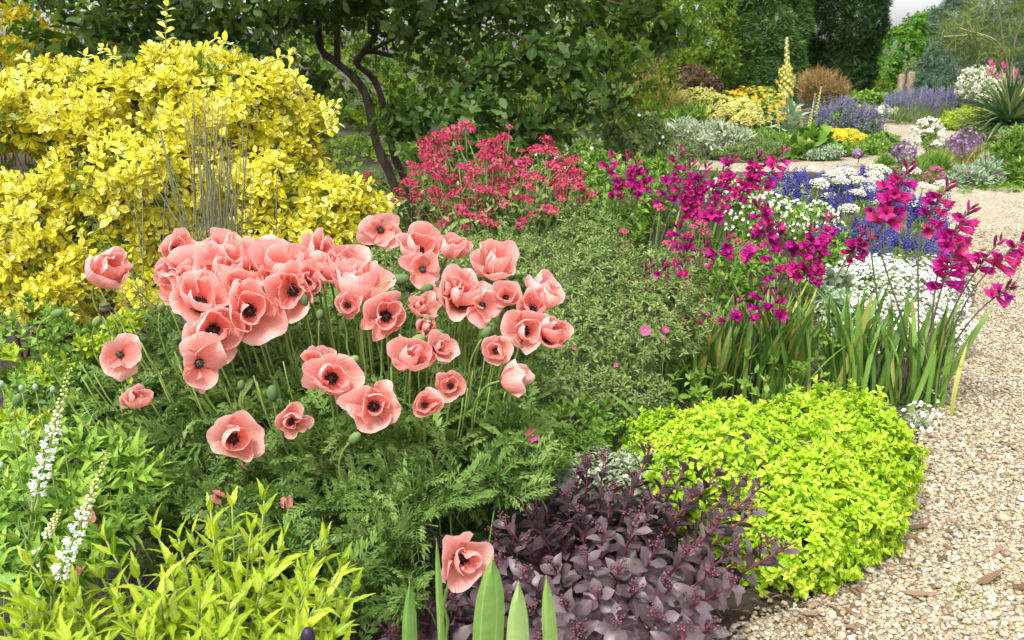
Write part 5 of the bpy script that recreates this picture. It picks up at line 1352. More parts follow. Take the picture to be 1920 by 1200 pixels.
def petal(g, L, psi0, psi1, phi0, width, ruffle, tip=0.0, fold=0.0, powr=1.0):
    """one petal of a bowl that opens along +Z; psi = slope of the wall at base and rim"""
    nu, nv = 13, 17
    us = np.linspace(0.03, 1, nu); vs_ = np.linspace(-1, 1, nv)
    V, ed, vv = [], [], []
    k1, k2, p1, p2, p3 = g.uniform(2.2, 3.6), g.uniform(4.5, 7.5), g.uniform(0, 6.28), g.uniform(0, 6.28), g.uniform(0, 6.28)
    asym = g.normal() * 0.12
    kc, cre, vc = g.uniform(2.0, 4.0), g.normal() * 1.3, g.uniform(-0.7, 0.7)
    fine = np.linspace(0, 1, 60)
    for v in vs_:
        um = 1 - 0.30 * abs(v) ** 2.4 + 0.05 * math.sin(k1 * v + p1) + 0.03 * math.sin(9 * v + p2) + asym * v - 0.06 * math.exp(-(v * 5) ** 2) * (g.random() < 0.0)
        s = fine * um
        psi = psi0 + (psi1 - psi0) * s ** powr
        psi = psi + tip * np.clip(s - 0.7, 0, 1) * 3.0 + fold * v * v * s
        ds = np.diff(s, prepend=0) * L
        r = np.cumsum(np.cos(psi) * ds); z = np.cumsum(np.sin(psi) * ds)
        for u in us:
            i = int(u * 59)
            hw = width * L * math.sin(min(1.0, 0.12 + u * 0.95) * math.pi / 2) ** 0.8
            rr = max(r[i], 0.004)
            ang = hw * v / max(rr, 0.30 * L)
            ang = max(-1.35, min(1.35, ang))
            a = phi0 + ang
            w_ = ruffle * L * u ** 2.2 * (math.sin(k1 * v * 1.6 + p3) * 0.9 + math.sin(k2 * v + p1 + u * 2) * 0.5 + math.sin(13 * v + p2) * 0.16 * u * u)
            w_ += ruffle * L * (0.45 * u * math.sin(4.2 * u + p2 + 2 * v) + 0.7 * u * (0.5 - abs(math.sin(kc * v + p3))) * min(1, 2 * u) + cre * max(0.0, 1 - abs(v - vc) * 4) * u)
            # push along the bowl normal (inward-up)
            nr, nzv = -math.sin(psi[i]), math.cos(psi[i])
            rr2 = r[i] + nr * w_
            V.append((rr2 * math.cos(a), rr2 * math.sin(a), z[i] + nzv * w_))
            ed.append(u); vv.append(v)
    F = []
    for j in range(nv - 1):
        for i in range(nu - 1):
            a = j * nu + i
            F += [(a, a + nu, a + nu + 1), (a, a + nu + 1, a + 1)]
    return np.array(V), np.array(F), np.array(ed), np.array(vv)

def stamens(g, s):
    it = []
    for i in range(150):
        a = g.uniform(0, 6.28); el = g.uniform(0.3, 1.4)
        d = np.array([math.cos(a) * math.cos(el), math.sin(a) * math.cos(el), math.sin(el)])
        L = s * g.uniform(0.65, 1.0)
        p0 = d * s * 0.15; p1 = d * L
        q = np.cross(d, [0.3, 0.2, 0.9]); q = q / np.linalg.norm(q) * s * 0.03
        it.append((T([p0 - q, p0 + q, p1 + q * 0.8, p1 - q * 0.8], [(0, 1, 2), (0, 2, 3)]), np.eye(3), 1, np.zeros(3), g.uniform(0, 0.6)))
        it.append((octa((1, 1, 1.4)), np.eye(3), s * 0.075, p1, g.uniform(0, 1)))
    return merge(it)

def capsule(s):
    prof = [(0.10, 0), (0.3, 0.12), (0.38, 0.4), (0.34, 0.6), (0.44, 0.64), (0.4, 0.72), (0.12, 0.78), (0.0, 0.8)]
    n = 10; V, F, ti = [], [], []
    for rr, z in prof:
        for k in range(n):
            a = 2 * math.pi * k / n
            V.append((rr * s * math.cos(a), rr * s * math.sin(a), z * s)); ti.append(0.8 if z < 0.62 else 0.1)
    for i in range(len(prof) - 1):
        for k in range(n):
            p, q = i * n + k, i * n + (k + 1) % n
            F += [(p, q, q + n), (p, q + n, p + n)]
    return T(V, F, None, ti)

def poppy_Y(y):
    return float(np.interp(y, [400, 430, 520, 620, 720, 820, 1050], [2.80, 2.74, 2.52, 2.34, 2.14, 1.98, 1.54]))

PC = np.array([-0.36, 2.35])          # middle of the poppy clump on the ground
def stem_to(r, p, axis, foot, r0=0.0042, r1=0.0032, mat=None, tint=0.5):
    h = p[2]
    pts = bez(foot - [0, 0, 0.02], foot + [(p[0] - foot[0]) * 0.12, (p[1] - foot[1]) * 0.12, h * 0.55], p - axis * h * 0.22, p, 16)
    pts[3:-3] += rng.normal(scale=0.002, size=(10, 3))
    t = tube(pts, np.linspace(r0, r1, 16), 7)
    return part('stem', t.V, t.F, mat or M_STEM, r, tint=tint, ed=1)

def poppy(x, y, wpx, az, el, kind, label, group=None, Y=None, loose=0.0):
    """kind: 'open' shows its eye, 'cup' is a bowl, 'flat' lies wide open, 'tight' is half closed"""
    g = np.random.default_rng(int(x * 7 + y))
    Y = Y or poppy_Y(y)
    c = at(x, y, Y); m = mpp(x, y, Y)
    view = nrmz((CAM - c) * [1, 1, 0])
    side = np.cross([0, 0, 1.0], view)           # picture right is side with the sign below
    a, e = math.radians(az), math.radians(el)
    axis = nrmz((view * math.cos(a) + side * math.sin(a)) * math.cos(e) + np.array([0, 0, 1.0]) * math.sin(e))
    psi = {'open': (6, 90, 0.85), 'cup': (4, 110, 0.8), 'flat': (8, 34, 1.0), 'tight': (10, 100, 0.8)}[kind]
    dia = {'open': 1.32, 'cup': 1.1, 'flat': 1.7, 'tight': 1.0}[kind]
    L = wpx * m / dia
    fore = c - axis * L * {'open': 0.36, 'cup': 0.5, 'flat': 0.2, 'tight': 0.5}[kind]
    foot = np.array([PC[0] + (c[0] - PC[0]) * 0.72 + g.normal() * 0.03, PC[1] + (Y - PC[1]) * 0.72 + g.normal() * 0.03 + 0.04, 0.0])
    if y > 1000:
        foot = np.array([c[0] - 0.05, Y + 0.12, 0.0])
    r = thing('poppy', label, 'poppy', (foot[0], foot[1], 0), group)
    t1 = nrmz(np.cross(axis, [0.2, 0.1, 1.0] if abs(axis[2]) < 0.9 else [1.0, 0, 0]))
    R0 = np.stack([t1, np.cross(axis, t1), axis], 1)
    npet = 5 if kind != 'flat' else 4
    rot = g.uniform(0, 6.28)
    q0, q1, pw = psi
    fl = bpy.data.objects.new('flower', None)
    fl.empty_display_size = 0.03
    COL.objects.link(fl)
    fl.parent = r
    fl.location = Vector(fore) - r.location
    for i in range(npet + 1):
        inner = i >= (npet + 1) // 2
        ph = rot + i * 2 * math.pi / ((npet + 1) / 2) + (0.55 if inner else 0) + g.normal() * 0.12
        da = g.normal() * 10 + (14 if inner else -8) + (-26 if (loose and i == 0) else 0) * loose
        LL = L * g.uniform(0.86, 1.1) * (0.84 if inner else 1.0)
        V, F, ed, vv = petal(g, LL, math.radians(q0 + (10 if inner else 0)), math.radians(q1 + da), ph, g.uniform(0.76, 1.0), g.uniform(0.06, 0.14), tip=g.choice([-1.0, -0.5, 0.0, 0.3]) if not inner else 0.2, fold=g.normal() * 0.3, powr=pw)
        part('petal', V @ R0.T + fore + axis * (0.002 * i), F, M_PETAL, fl, tint=g.random(), ed=ed, vv=vv)
    st = stamens(g, L * (0.27 if kind == 'open' else 0.22))
    part('stamens', st.V @ R0.T + fore + axis * L * 0.04, st.F, M_STAMEN, fl, tint=st.tv, stuff=True)
    ca = capsule(L * 0.27)
    part('seed_capsule', ca.V @ R0.T + fore + axis * L * 0.02, ca.F, M_CAPS, fl, tint=ca.tv)
    stem_to(r, fore - axis * 0.004, axis, foot)
    return r

GE = ('salmon pink poppy turned outward to show its dark eye, within the main clump', 'poppies showing a dark eye')
GCU = ('salmon pink poppy cupped upward with its eye hidden, packed in the main clump', 'cupped poppies packed in the clump')
GR = ('salmon pink poppy in the airy part of the clump against grey green leaves', 'poppies against the grey green bush')
POP = [
    (207, 502, 96, 45, 38, 'cup', 'ruffled pink poppy standing apart before the yellow bush', None),
    (334, 467, 66, 25, 22, 'open', 'small pink poppy with dark eye at the reed grass end of the massed blooms', None),
    (392, 470, 82, -20, 72, 'cup') + GCU, (432, 466, 78, 20, 66, 'cup') + GCU, (425, 502, 96, 0, 62, 'cup') + GCU,
    (352, 512, 92, -30, 50, 'cup') + GCU, (328, 540, 72, -62, 18, 'open', 'pink poppy facing sideways with its eye toward the yellow bush', None),
    (376, 560, 108, 8, 48, 'open') + GE, (492, 478, 84, 0, 60, 'cup') + GCU, (532, 504, 120, 12, 56, 'open', 'widest pale pink poppy with a broad saucer of petals in the massed blooms', None),
    (548, 548, 88, -12, 10, 'open') + GE, (470, 582, 100, 12, 24, 'open') + GE, (402, 618, 100, 14, 18, 'open') + GE, (374, 682, 108, 26, 4, 'flat', 'drooping ragged poppy hanging lowest under the massed blooms', None),
    (598, 482, 82, 12, 60, 'cup') + GCU, (650, 492, 84, 0, 66, 'cup') + GCU, (612, 502, 70, -20, 60, 'cup') + GCU, (670, 528, 106, 0, 64, 'cup', 'large closed bowl shaped pink poppy seen from below its rim', None),
    (652, 572, 56, 10, 25, 'open') + GE, (714, 431, 76, 0, 12, 'flat', 'topmost pink poppy wide open round a dark green seed capsule', None),
    (786, 466, 96, 6, 46, 'open', 'tall ragged poppy with torn lower petals beside the topmost one', None), (793, 505, 76, 10, 10, 'flat') + GE, (848, 463, 56, 40, 55, 'cup', 'small closed poppy leaning on the tall ragged one', None),
    (724, 592, 94, 8, 26, 'open') + GE, (868, 550, 96, 6, 44, 'cup') + GR, (905, 572, 84, 40, 26, 'flat') + GR, (838, 545, 50, -40, 30, 'open') + GR,
    (790, 575, 52, 20, 30, 'cup') + GR, (800, 612, 44, 30, 30, 'cup') + GR, (824, 652, 54, 30, 28, 'open') + GR, (770, 667, 78, 10, 46, 'cup') + GR,
    (930, 490, 84, 20, 58, 'cup', 'pale poppy against the grey green bush with one petal hanging loose', None, 0, 1.0), (950, 556, 56, 10, 34, 'open') + GR,
    (1022, 545, 78, 58, 42, 'cup', 'pale poppy nodding outward on a bare stalk above the paired blooms', None), (1000, 578, 66, 10, 28, 'open') + GR,
    (986, 620, 80, 16, 16, 'open', 'poppy with a hooded petal and dark eye touching a pale neighbour', None), (1038, 622, 72, 42, 38, 'cup', 'pale poppy leaning toward the grey green bush from its hooded neighbour', None),
    (930, 658, 58, -6, 24, 'open', 'small round poppy with dark eye just above a folded bloom', None), (967, 711, 66, 72, 14, 'cup', 'folded crumpled poppy showing the outside of its petals', None),
    (845, 723, 58, -6, 20, 'open', 'small neat poppy with dark eye alone on a slender stalk', None), (797, 758, 58, 6, 40, 'open', 'small poppy with a folded lower petal near the neat round one', None),
    (702, 760, 90, 4, 28, 'open', 'big poppy with broad dark eye low over the ferny leaves', None), (622, 708, 98, 6, 24, 'open', 'big poppy with dark eye and a curled pale petal over the eye', None),
    (602, 682, 66, -15, 40, 'cup') + GCU, (549, 790, 66, 6, 26, 'open', 'small poppy with ruffled rim low over ferny leaves', None), (440, 822, 90, 16, 20, 'open', 'low poppy with one long petal thrown sideways', None, 0, 1.0),
    (225, 664, 82, 6, 22, 'flat', 'flat wide open pale poppy with green capsule beside the white spire', None), (255, 748, 58, 10, 44, 'cup', 'small pale cup poppy among green leaves near the white spires', None),
    (870, 1050, 98, 18, 16, 'open', 'lone poppy flopped low against the purple stonecrop', None),
    (318, 512, 60, -30, 40, 'cup') + GCU, (455, 540, 70, 10, 40, 'cup') + GCU, (575, 530, 70, 0, 30, 'cup') + GCU,
]
for q in POP:
    x, y, wd, az, el, kind, lab, grp = q[:8]
    poppy(x, y, wd, az, el, kind, lab, grp, q[8] if len(q) > 8 and q[8] else None, q[9] if len(q) > 9 else 0.0)

def bud_shape(s):
    t = icosa(2)
    t.V = t.V * [0.62, 0.62, 1.0] * s
    # the two bud scales part along a seam
    an = np.arctan2(t.V[:, 1], t.V[:, 0])
    t.V[:, :2] *= (1 - 0.07 * np.exp(-(np.sin(an) / 0.25) ** 2))[:, None]
    return t
for x, y, h, ang, lab in [(107, 588, 22, 1.2, 0), (182, 603, 20, 0.6, 0), (302, 576, 18, 0.4, 1), (511, 738, 28, 0.0, 2), (452, 723, 18, 0.2, 2), (752, 523, 27, 1.4, 3), (800, 541, 22, 1.1, 3), (800, 604, 22, 0.3, 3), (817, 628, 28, 1.2, 3), (785, 636, 24, 1.3, 3), (912, 624, 24, 0.6, 3), (661, 677, 24, 0.9, 2), (572, 563, 20, 0.0, 2), (665, 821, 24, 0.8, 2), (33, 750, 24, 0.5, 0), (600, 590, 18, 0.2, 2)]:
    Y = poppy_Y(y) if x > 150 else 1.95
    c = at(x, y, Y); s = h * mpp(x, y, Y) * 0.62
    dv = nrmz(np.array([math.sin(ang), -0.15, math.cos(ang)]))
    foot = np.array([c[0] * 0.8 + PC[0] * 0.2, Y + 0.1, 0.0])
    lb = ('green poppy bud on a hooked stalk among leaves near the white spires', 'green poppy bud in front of the yellow bush', 'upright green poppy bud low in the poppy clump', 'plump green poppy bud tilted among the airy poppies')[lab]
    r = thing('poppy_bud', lb, 'bud', (foot[0], foot[1], 0), 'green poppy buds ' + 'abcd'[lab])
    r['group'] = ('hooked poppy buds', 'bud before the bush', 'upright poppy buds', 'tilted poppy buds')[lab]
    t = bud_shape(s)
    R0 = frames(np.cross(dv, [0.1, 1, 0.1])[None], dv[None])[0]
    part('bud', t.V @ R0.T + c, t.F, M_BUD, r, tint=rng.uniform(0.1, 0.9))
    stem_to(r, c - dv * s * 0.9, dv, foot, 0.003, 0.002, tint=0.8)
for x, y, h, Y, lab in [(197, 577, 24, 2.3, 'spent poppy head with a ring of dark withered stamens before the yellow bush'), (572, 566, 22, 2.5, 'brown topped seed capsule just under the massed pink poppies'), (822, 533, 16, 2.45, 'small dark topped seed capsule in front of a pale poppy')]:
    c = at(x, y, Y); s = h * mpp(x, y, Y)
    foot = np.array([c[0] + 0.02, Y + 0.08, 0])
    r = thing('seed_head', lab, 'seed head', (foot[0], foot[1], 0))
    ca = capsule(s * 1.0)
    part('seed_capsule', ca.V + c - [0, 0, s * 0.4], ca.F, M_CAPS, r, tint=ca.tv)
    if x < 300:
        st = stamens(np.random.default_rng(5), s * 0.75)
        part('stamens', st.V * [1, 1, 0.5] + c - [0, 0, s * 0.45], st.F, M_STAMEN, r, tint=st.tv, stuff=True)
    stem_to(r, c - [0, 0, s * 0.4], np.array([0, 0, 1.0]), foot, 0.003, 0.002)

# ferny leaves
def fern_leaf(bend, seed, pairs=7):
    g = np.random.default_rng(seed)
    it = []
    n = pairs + 1
    cur = lambda t: np.array([0.06 * math.sin(t * 3 + seed), t * (1 - 0.25 * bend * t), bend * (0.45 * t - 0.75 * t * t)])
    mid = [cur(t) for t in np.linspace(0, 1, 7)]
    it.append((tube(mid, np.linspace(0.012, 0.004, 7), 3, False), np.eye(3), 1, np.zeros(3), 0.25))
    for i in range(pairs):
        t = 0.2 + 0.78 * i / (pairs - 1)
        p = cur(t); ax = nrmz(cur(min(1, t + 0.05)) - cur(t - 0.05))
        Ln = (0.19 * math.sin(math.pi * (0.18 + 0.74 * (1 - t) ** 0.8)) + 0.06) * g.uniform(0.7, 1.3)
        for sd in (-1, 1):
            for (dl, ls, off) in ((0.0, 1.0, 0.0), (0.5, 0.55, 0.32), (-0.4, 0.5, 0.42)):
                dv = nrmz(np.array([sd, 0, 0.12 + g.normal() * 0.15]) * math.cos(0.75 + dl) + ax * math.sin(0.75 + dl))
                base_d = nrmz(np.array([sd, 0, 0.12]) * math.cos(0.75) + ax * math.sin(0.75))
                q = p + base_d * Ln * off
                it.append((leaf('lance', 0.46, 2, 0.3, 0.3), frames(dv[None], np.array([[0, 0, 1.0]]))[0], Ln * ls, q, g.uniform(-0.12, 0.12)))
    return merge(it)
FERN = [fern_leaf(0.5, 1), fern_leaf(1.0, 2), fern_leaf(0.2, 3), fern_leaf(1.4, 4)]
EXTRA = []
pr = thing('poppy_plant', 'mass of ferny toothed green leaves under the pink poppies', 'plant', (PC[0], PC[1], 0))
n = 1700
px_ = rng.uniform(90, 1010, n); py_ = 640 + 520 * rng.random(n) ** 0.8
keep = ~((px_ > 780) & (px_ < 960) & (py_ > 960)) & ~((px_ < 430) & (py_ > 960)) & ~((px_ > 860) & (py_ > 930)) & ~((px_ < 620) & (py_ > 1060)) & ~((px_ < 200) & (py_ > 800))
px_, py_ = px_[keep], py_[keep]; n = len(px_)
FY = np.interp(py_, [600, 700, 850, 1000, 1160], [2.75, 2.5, 2.18, 1.86, 1.62]) + rng.normal(scale=0.06, size=n)
FP = np.array([at(a, b, c) for a, b, c in zip(px_, py_, FY)])
FP[:, 2] = np.clip(FP[:, 2], 0.06, 0.48)
out = FP[:, :2] - PC
d = nrmz(np.c_[out * 1.2 + rng.normal(scale=0.7, size=(n, 2)) + [0, -0.2], rng.uniform(0.3, 2.2, n)])
FS = rng.uniform(0.08, 0.17, n)
foliage(pr, 'leaf', FERN, FP - d * FS[:, None] * 0.55, frames(d, np.array([[0, 0, 1.0]]) + rng.normal(scale=0.7, size=(n, 3))), FS, rng.uniform(0.1, 0.9, n), M_POPLEAF, 300, 'foliage', 20)
q = FP[rng.choice(n, 200, replace=False)]
stems_to(pr, 'leaf_stalks', PC, q - [0, 0, 0.03], M_STEM, 0.003, 0.002, 4, spread=0.3, tint=0.3)
P, N = blobpts([B(560, 900, 2.35, 330, 120), B(400, 760, 2.6, 260, 80), B(760, 800, 2.5, 220, 90), B(500, 650, 2.9, 260, 50), B(740, 620, 2.95, 160, 45), B(880, 640, 2.9, 110, 40), B(330, 640, 2.95, 140, 40)], 900, 0.4, -0.4, 0.02, 0.2)
pos, R, s, tint = sprig(P, N, 3, 0.11, up=0.6)
for _ in range(75):
    x, y = rng.uniform(120, 980), rng.uniform(520, 760)
    p = at(x, y, poppy_Y(y) + 0.12)
    f0 = np.array([PC[0] + (p[0] - PC[0]) * 0.75, p[1] + 0.05, 0])
    EXTRA.append((tube(bez(f0, f0 + [0, 0, p[2] * 0.5], p - [(p[0] - f0[0]) * 0.3, 0, p[2] * 0.3], p, 9), np.linspace(0.0034, 0.0022, 9), 5), np.eye(3), 1, np.zeros(3), 0.0))
t = merge(EXTRA)
part('flower_stalks', t.V, t.F, M_STEM, pr, tint=0.7, stuff=True)
foliage(pr, 'inner_leaf', FERN, pos, R, s * 1.2, tint * 0.6, M_POPLEAF, 0, 'inner_foliage')

# ------------------------------------------------------------------ reed grass
gb = np.array([at(395, 560, 3.05)[0], 3.05, 0])
rg = thing('reed_grass', 'upright clump of thin grey green reed grass standing before the yellow bush', 'grass', tuple(gb))
n = 105
tops = np.c_[rng.normal(395, 46, n), rng.uniform(190, 440, n)]
tops[:22] = np.array([(350, 140), (362, 165), (380, 165), (392, 170), (400, 185), (410, 190), (418, 200), (343, 205), (370, 210), (430, 260), (445, 285), (460, 310), (470, 305), (300, 250), (280, 330), (230, 350), (250, 370), (265, 340), (475, 330), (340, 180), (360, 240), (440, 300)])
gp = []
for i, (x, y) in enumerate(tops):
    p = at(x, y, 3.05 + rng.normal() * 0.08)
    b = gb + [rng.normal() * 0.09, rng.normal() * 0.08, -0.01] + np.array([(x - 395) * 0.0005, 0, 0])
    L = np.linalg.norm(p - b)
    pts_ = bez(b, b + [0, 0, L * 0.4], p - [(p[0] - b[0]) * 0.4, 0, L * 0.25], p, 10)
    r0 = rng.uniform(0.0011, 0.0019)
    rad = np.linspace(r0, 0.001, 10)
    if i % 3:
        rad[6:] = [0.0014, 0.0024, 0.0022, 0.0006]
    t = tube(pts_, rad, 5)
    part('stalk', t.V, t.F, M_REEDGRASS, rg, tint=np.clip(np.linspace(0.1, 0.75, len(t.V)) + rng.normal() * 0.15, 0, 1))
n = 240
a = rng.uniform(0, 6.28, n); th = np.abs(rng.normal(scale=0.26, size=n)) + 0.02
d = np.stack([np.cos(a) * np.sin(th), np.sin(a) * np.sin(th), np.cos(th)], 1)
n = 240
foliage(rg, 'blade', [leaf('blade', 0.012, 5, 0.2, 0.15), leaf('blade', 0.014, 5, 0.2, 0.5), leaf('blade', 0.012, 5, 0.2, -0.3)], gb + np.c_[rng.normal(scale=0.09, size=(n, 2)), np.zeros(n)], frames(d, rng.normal(size=d.shape)), rng.uniform(0.5, 0.95, n), rng.uniform(0, 0.6, n), M_REEDGRASS, 150, 'blades', 6)

# ------------------------------------------------------------------ lime shrub with lance leaves
lr = thing('golden_lance_shrub', 'low shrub of pointed toothed lime yellow leaves at the foot of the white spires', 'shrub', (at(300, 1150, 1.45)[0], 1.5, 0))
tips = [(290, 985), (360, 1000), (435, 950), (395, 960), (495, 940), (530, 1010), (470, 1000), (200, 1015), (320, 1060), (410, 1050), (610, 1010), (640, 1060), (580, 1060), (500, 1060), (250, 1060), (180, 1060), (110, 1080), (60, 1060), (140, 1120), (220, 1110), (300, 1120), (370, 1110), (450, 1110), (540, 1120), (610, 1120), (660, 1110), (50, 1130), (90, 1170), (170, 1175), (250, 1170), (330, 1170), (410, 1170), (490, 1170), (570, 1180), (640, 1170), (10, 1180), (20, 1110), (120, 1200), (280, 1210), (440, 1220), (560, 1220), (350, 1225), (200, 1225), (0, 1220), (640, 1220), (475, 1030), (335, 1010), (400, 1005)]
tips += [(float(a), float(b)) for a, b in zip(rng.uniform(0, 650, 46), rng.uniform(1060, 1250, 46))]
lp, ld, ln, ls, lt, stm = [], [], [], [], [], []
for i, (x, y) in enumerate(tips):
    Y = 1.72 - (y - 950) / 260 * 0.38 + rng.normal() * 0.03
    p = at(x, y, Y)
    foot = np.array([at(300 + (x - 300) * 0.6, 1150, 1.45)[0], 1.5 + (Y - 1.5) * 0.6, 0])
    pts_ = bez(foot - [0, 0, .02], foot + [0, 0, p[2] * 0.5], p - [(p[0] - foot[0]) * 0.5, (p[1] - foot[1]) * 0.5, 0.12], p, 10)
    stm.append(tube(pts_, np.linspace(0.004, 0.0022, 10), 5))
    nl = 20
    for j in range(nl):
        f = 0.3 + 0.7 * (j // 2) / (nl / 2 - 1)
        k = min(8.99, f * 9); a = int(k); q = pts_[a] + (pts_[a + 1] - pts_[a]) * (k - a)
        ax = nrmz(pts_[a + 1] - pts_[a]); t1, t2 = perp(ax[None])
        an = (j % 2) * math.pi + (j // 2) * 1.57 + i * 0.7
        rad = t1[0] * math.cos(an) + t2[0] * math.sin(an)
        e = 0.45 + 0.75 * max(0, (f - 0.8) / 0.2) + rng.normal() * 0.14
        lp.append(q); ld.append(ax * math.sin(e) + rad * math.cos(e)); ln.append(ax * math.cos(e) - rad * math.sin(e) + rng.normal(scale=0.15, size=3))
        ls.append(0.080 * (1.0 - 0.42 * max(0, (f - 0.6) / 0.4)) * rng.uniform(0.8, 1.2)); lt.append(np.clip(0.3 + 0.5 * f * rng.random() + rng.normal() * 0.15, 0, 1))
foliage(lr, 'leaf', L_LANCE, np.array(lp), frames(np.array(ld), np.array(ln)), np.array(ls), np.array(lt), M_LIME, 300, 'leaves', 20)
t = merge([(q, np.eye(3), 1, np.zeros(3), 0) for q in stm])
part('stalks', t.V, t.F, M_STEM, lr, tint=0.8, stuff=True)

# ------------------------------------------------------------------ white toadflax spires
def snap(seed):
    g = np.random.default_rng(seed)
    it = []
    for k, (a, el, s) in enumerate(((0.5, 0.5, 1), (-0.5, 0.5, 1), (0.9, -0.3, .8), (-0.9, -0.3, .8), (0, -0.5, .9), (0, 1.1, 0.5))):
        d = np.array([[math.sin(a) * math.cos(el), math.cos(a) * math.cos(el) * 0.8, math.sin(el)]])
        it.append((leaf('obov', 0.85, 3, 0.2, 0.3), frames(d, np.array([[0, -0.5, 1.0]]))[0], s * 0.9, np.zeros(3), g.uniform(-0.2, 0.2)))
    it.append((octa((0.2, 0.5, 0.2)), np.eye(3), 1, np.array([0, -0.1, 0]), 0.0))
    return merge(it)
SN = [snap(1), snap(2)]
def spire(tip, low, Y, foot_px, label, first=0.0, size=0.0105, nfl=34, nbud=40):
    p1, p0 = at(*tip, Y), at(*low, Y)
    foot = np.array([at(*foot_px, Y)[0], Y + 0.02, 0.0])
    r = thing('white_toadflax', label, 'toadflax', tuple(foot))
    pts_ = np.vstack([bez(foot - [0, 0, 0.02], foot + [0, 0, p0[2] * 0.5], p0 - (p1 - p0) * 0.4, p0, 8), np.linspace(p0, p1, 8)[1:]])
    t = tube(pts_, np.linspace(0.003, 0.0012, 15), 6)
    part('stem', t.V, t.F, M_STEM, r, tint=0.7)
    f = np.linspace(0, 0.55, nfl)
    a = np.arange(nfl) * 2.4
    L = np.linalg.norm(p1 - p0)
    rad = np.c_[np.cos(a), np.sin(a) , np.zeros(nfl) + 0.1]
    q = p0 + (p1 - p0) * f[:, None] + rad * 0.011
    foliage(r, 'flower', SN, q, frames(rad, np.array([[0, 0, 1.0]]) + rad * 0), size * (1.15 - 0.5 * f) * rng.uniform(0.9, 1.2, nfl), rng.random(nfl), M_WHITE, nfl, cell=1)
    f = np.linspace(0.52, 1, nbud); a = np.arange(nbud) * 2.4
    q = p0 + (p1 - p0) * f[:, None] + np.c_[np.cos(a), np.sin(a), np.zeros(nbud)] * (0.008 * (1.5 - f))[:, None]
    V, F, ti, e = joined(icosa(0), q, np.repeat(np.eye(3)[None], nbud, 0), 0.0042 * (1.75 - 1.25 * f), np.clip(1.6 - f * 1.3, 0, 1))
    part('flower_buds', V, F, leafmat('toadflax_bud', [srgb(170, 186, 84), srgb(206, 214, 128), srgb(232, 234, 200)], trans=0.15, rough=0.6) if 'toadflax_bud' not in MATS else MATS['toadflax_bud'], r, tint=ti, stuff=True)
    n = 46
    k = rng.integers(0, 7, n); q = pts_[k]; a = rng.uniform(0, 6.28, n)
    dv = nrmz(np.c_[np.cos(a) * 0.6, np.sin(a) * 0.6, np.ones(n)])
    foliage(r, 'leaf', [leaf('blade', 0.06, 3, 0.2, 0.2)], q, frames(dv, np.c_[np.cos(a), np.sin(a), np.zeros(n)]), rng.uniform(0.05, 0.09, n), rng.uniform(0.3, 1, n), M_SAGE, 46, cell=3)
spire((132, 690), (68, 925), 1.62, (30, 1150), 'taller white toadflax spire with greenish buds leaning over the leaves')
spire((204, 850), (110, 1080), 1.5, (88, 1200), 'lower white toadflax spire in front of the lime lance leaves')
spire((112, 955), (60, 1060), 1.55, (30, 1200), 'unopened greenish toadflax spire between the two white ones', nfl=4, size=0.006)

# thin grassy stems
for i in range(14):
    pass
clump('toadflax_foliage', 'thin blue green needle leaved stems below the white spires', 20, 1180, 60, 0.42, 0.25, (0.05, 0), 0.018, M_SAGE, 40, foot=0.12, dry=0)
# round bud stalks of the small herb
for x, y in ((40, 728), (66, 726), (99, 730), (45, 812), (3, 720), (3, 872)):
    p = at(x, y, 1.75)
    r = thing('bud_stalk', 'tiny silvery round bud on a thread thin stalk near the white spires', 'bud', (p[0], 1.77, 0), 'tiny silvery buds')
    ic = icosa(1); part('bud', ic.V * [0.0055, 0.0055, 0.008] + p, ic.F, M_GLAUC, r, tint=0.6)
    t = tube([(p[0], 1.77, -0.02), (p[0] + 0.005, 1.76, p[2] * 0.6), tuple(p)], [0.0018, 0.0016, 0.0013], 5); part('stem', t.V, t.F, M_STEM, r, tint=0.6)

# ------------------------------------------------------------------ greenery at the edge
mound('periwinkle_carpet', 'low carpet of small dark green leaves under the yellow bush', 'plant', [B(60, 640, 2.7, 130, 60), B(-40, 680, 2.6, 110, 70), B(170, 660, 2.75, 90, 40), B(80, 740, 2.4, 120, 50)], 560, 6, 0.036, L_ELL, M_GREEN, nparts=220, cell=12, up=0.6, depth=0.3)
mound('lime_spurge_cluster', 'patch of lime yellow spurge bracts in the dark green carpet', 'plant', [B(90, 700, 2.45, 46, 24), B(20, 662, 2.5, 24, 12), B(170, 640, 2.6, 30, 14), B(230, 605, 2.7, 34, 16), B(235, 690, 2.35, 24, 8), B(20, 790, 2.2, 40, 26), B(80, 800, 2.2, 40, 20)], 130, 6, 0.04, L_ELL, M_LIME, nparts=200, cell=10, up=1.0, depth=0.5)
mound('broad_herb', 'rough green leaves with a few yellowing ones round the white spires', 'plant', [B(60, 860, 2.0, 110, 60), B(160, 860, 2.05, 90, 60), B(30, 960, 1.75, 90, 60), B(150, 960, 1.8, 80, 50), B(250, 900, 2.0, 60, 60), B(0, 1050, 1.6, 90, 50), B(90, 1060, 1.62, 80, 40), B(190, 1000, 1.75, 70, 40)], 380, 5, 0.075, L_LANCE + [leaf('lance', 0.3, 4, 0.3, 0.5)], leafmat('herb_leaf', [srgb(70, 110, 36), srgb(98, 140, 48), srgb(132, 170, 60), srgb(156, 184, 70), srgb(184, 190, 80)], rib=srgb(160, 190, 90), ribw=0.2, ribmix=0.3, trans=0.3), nparts=200, cell=16, up=0.4, tilt=(0.5, 1.4), depth=0.4)

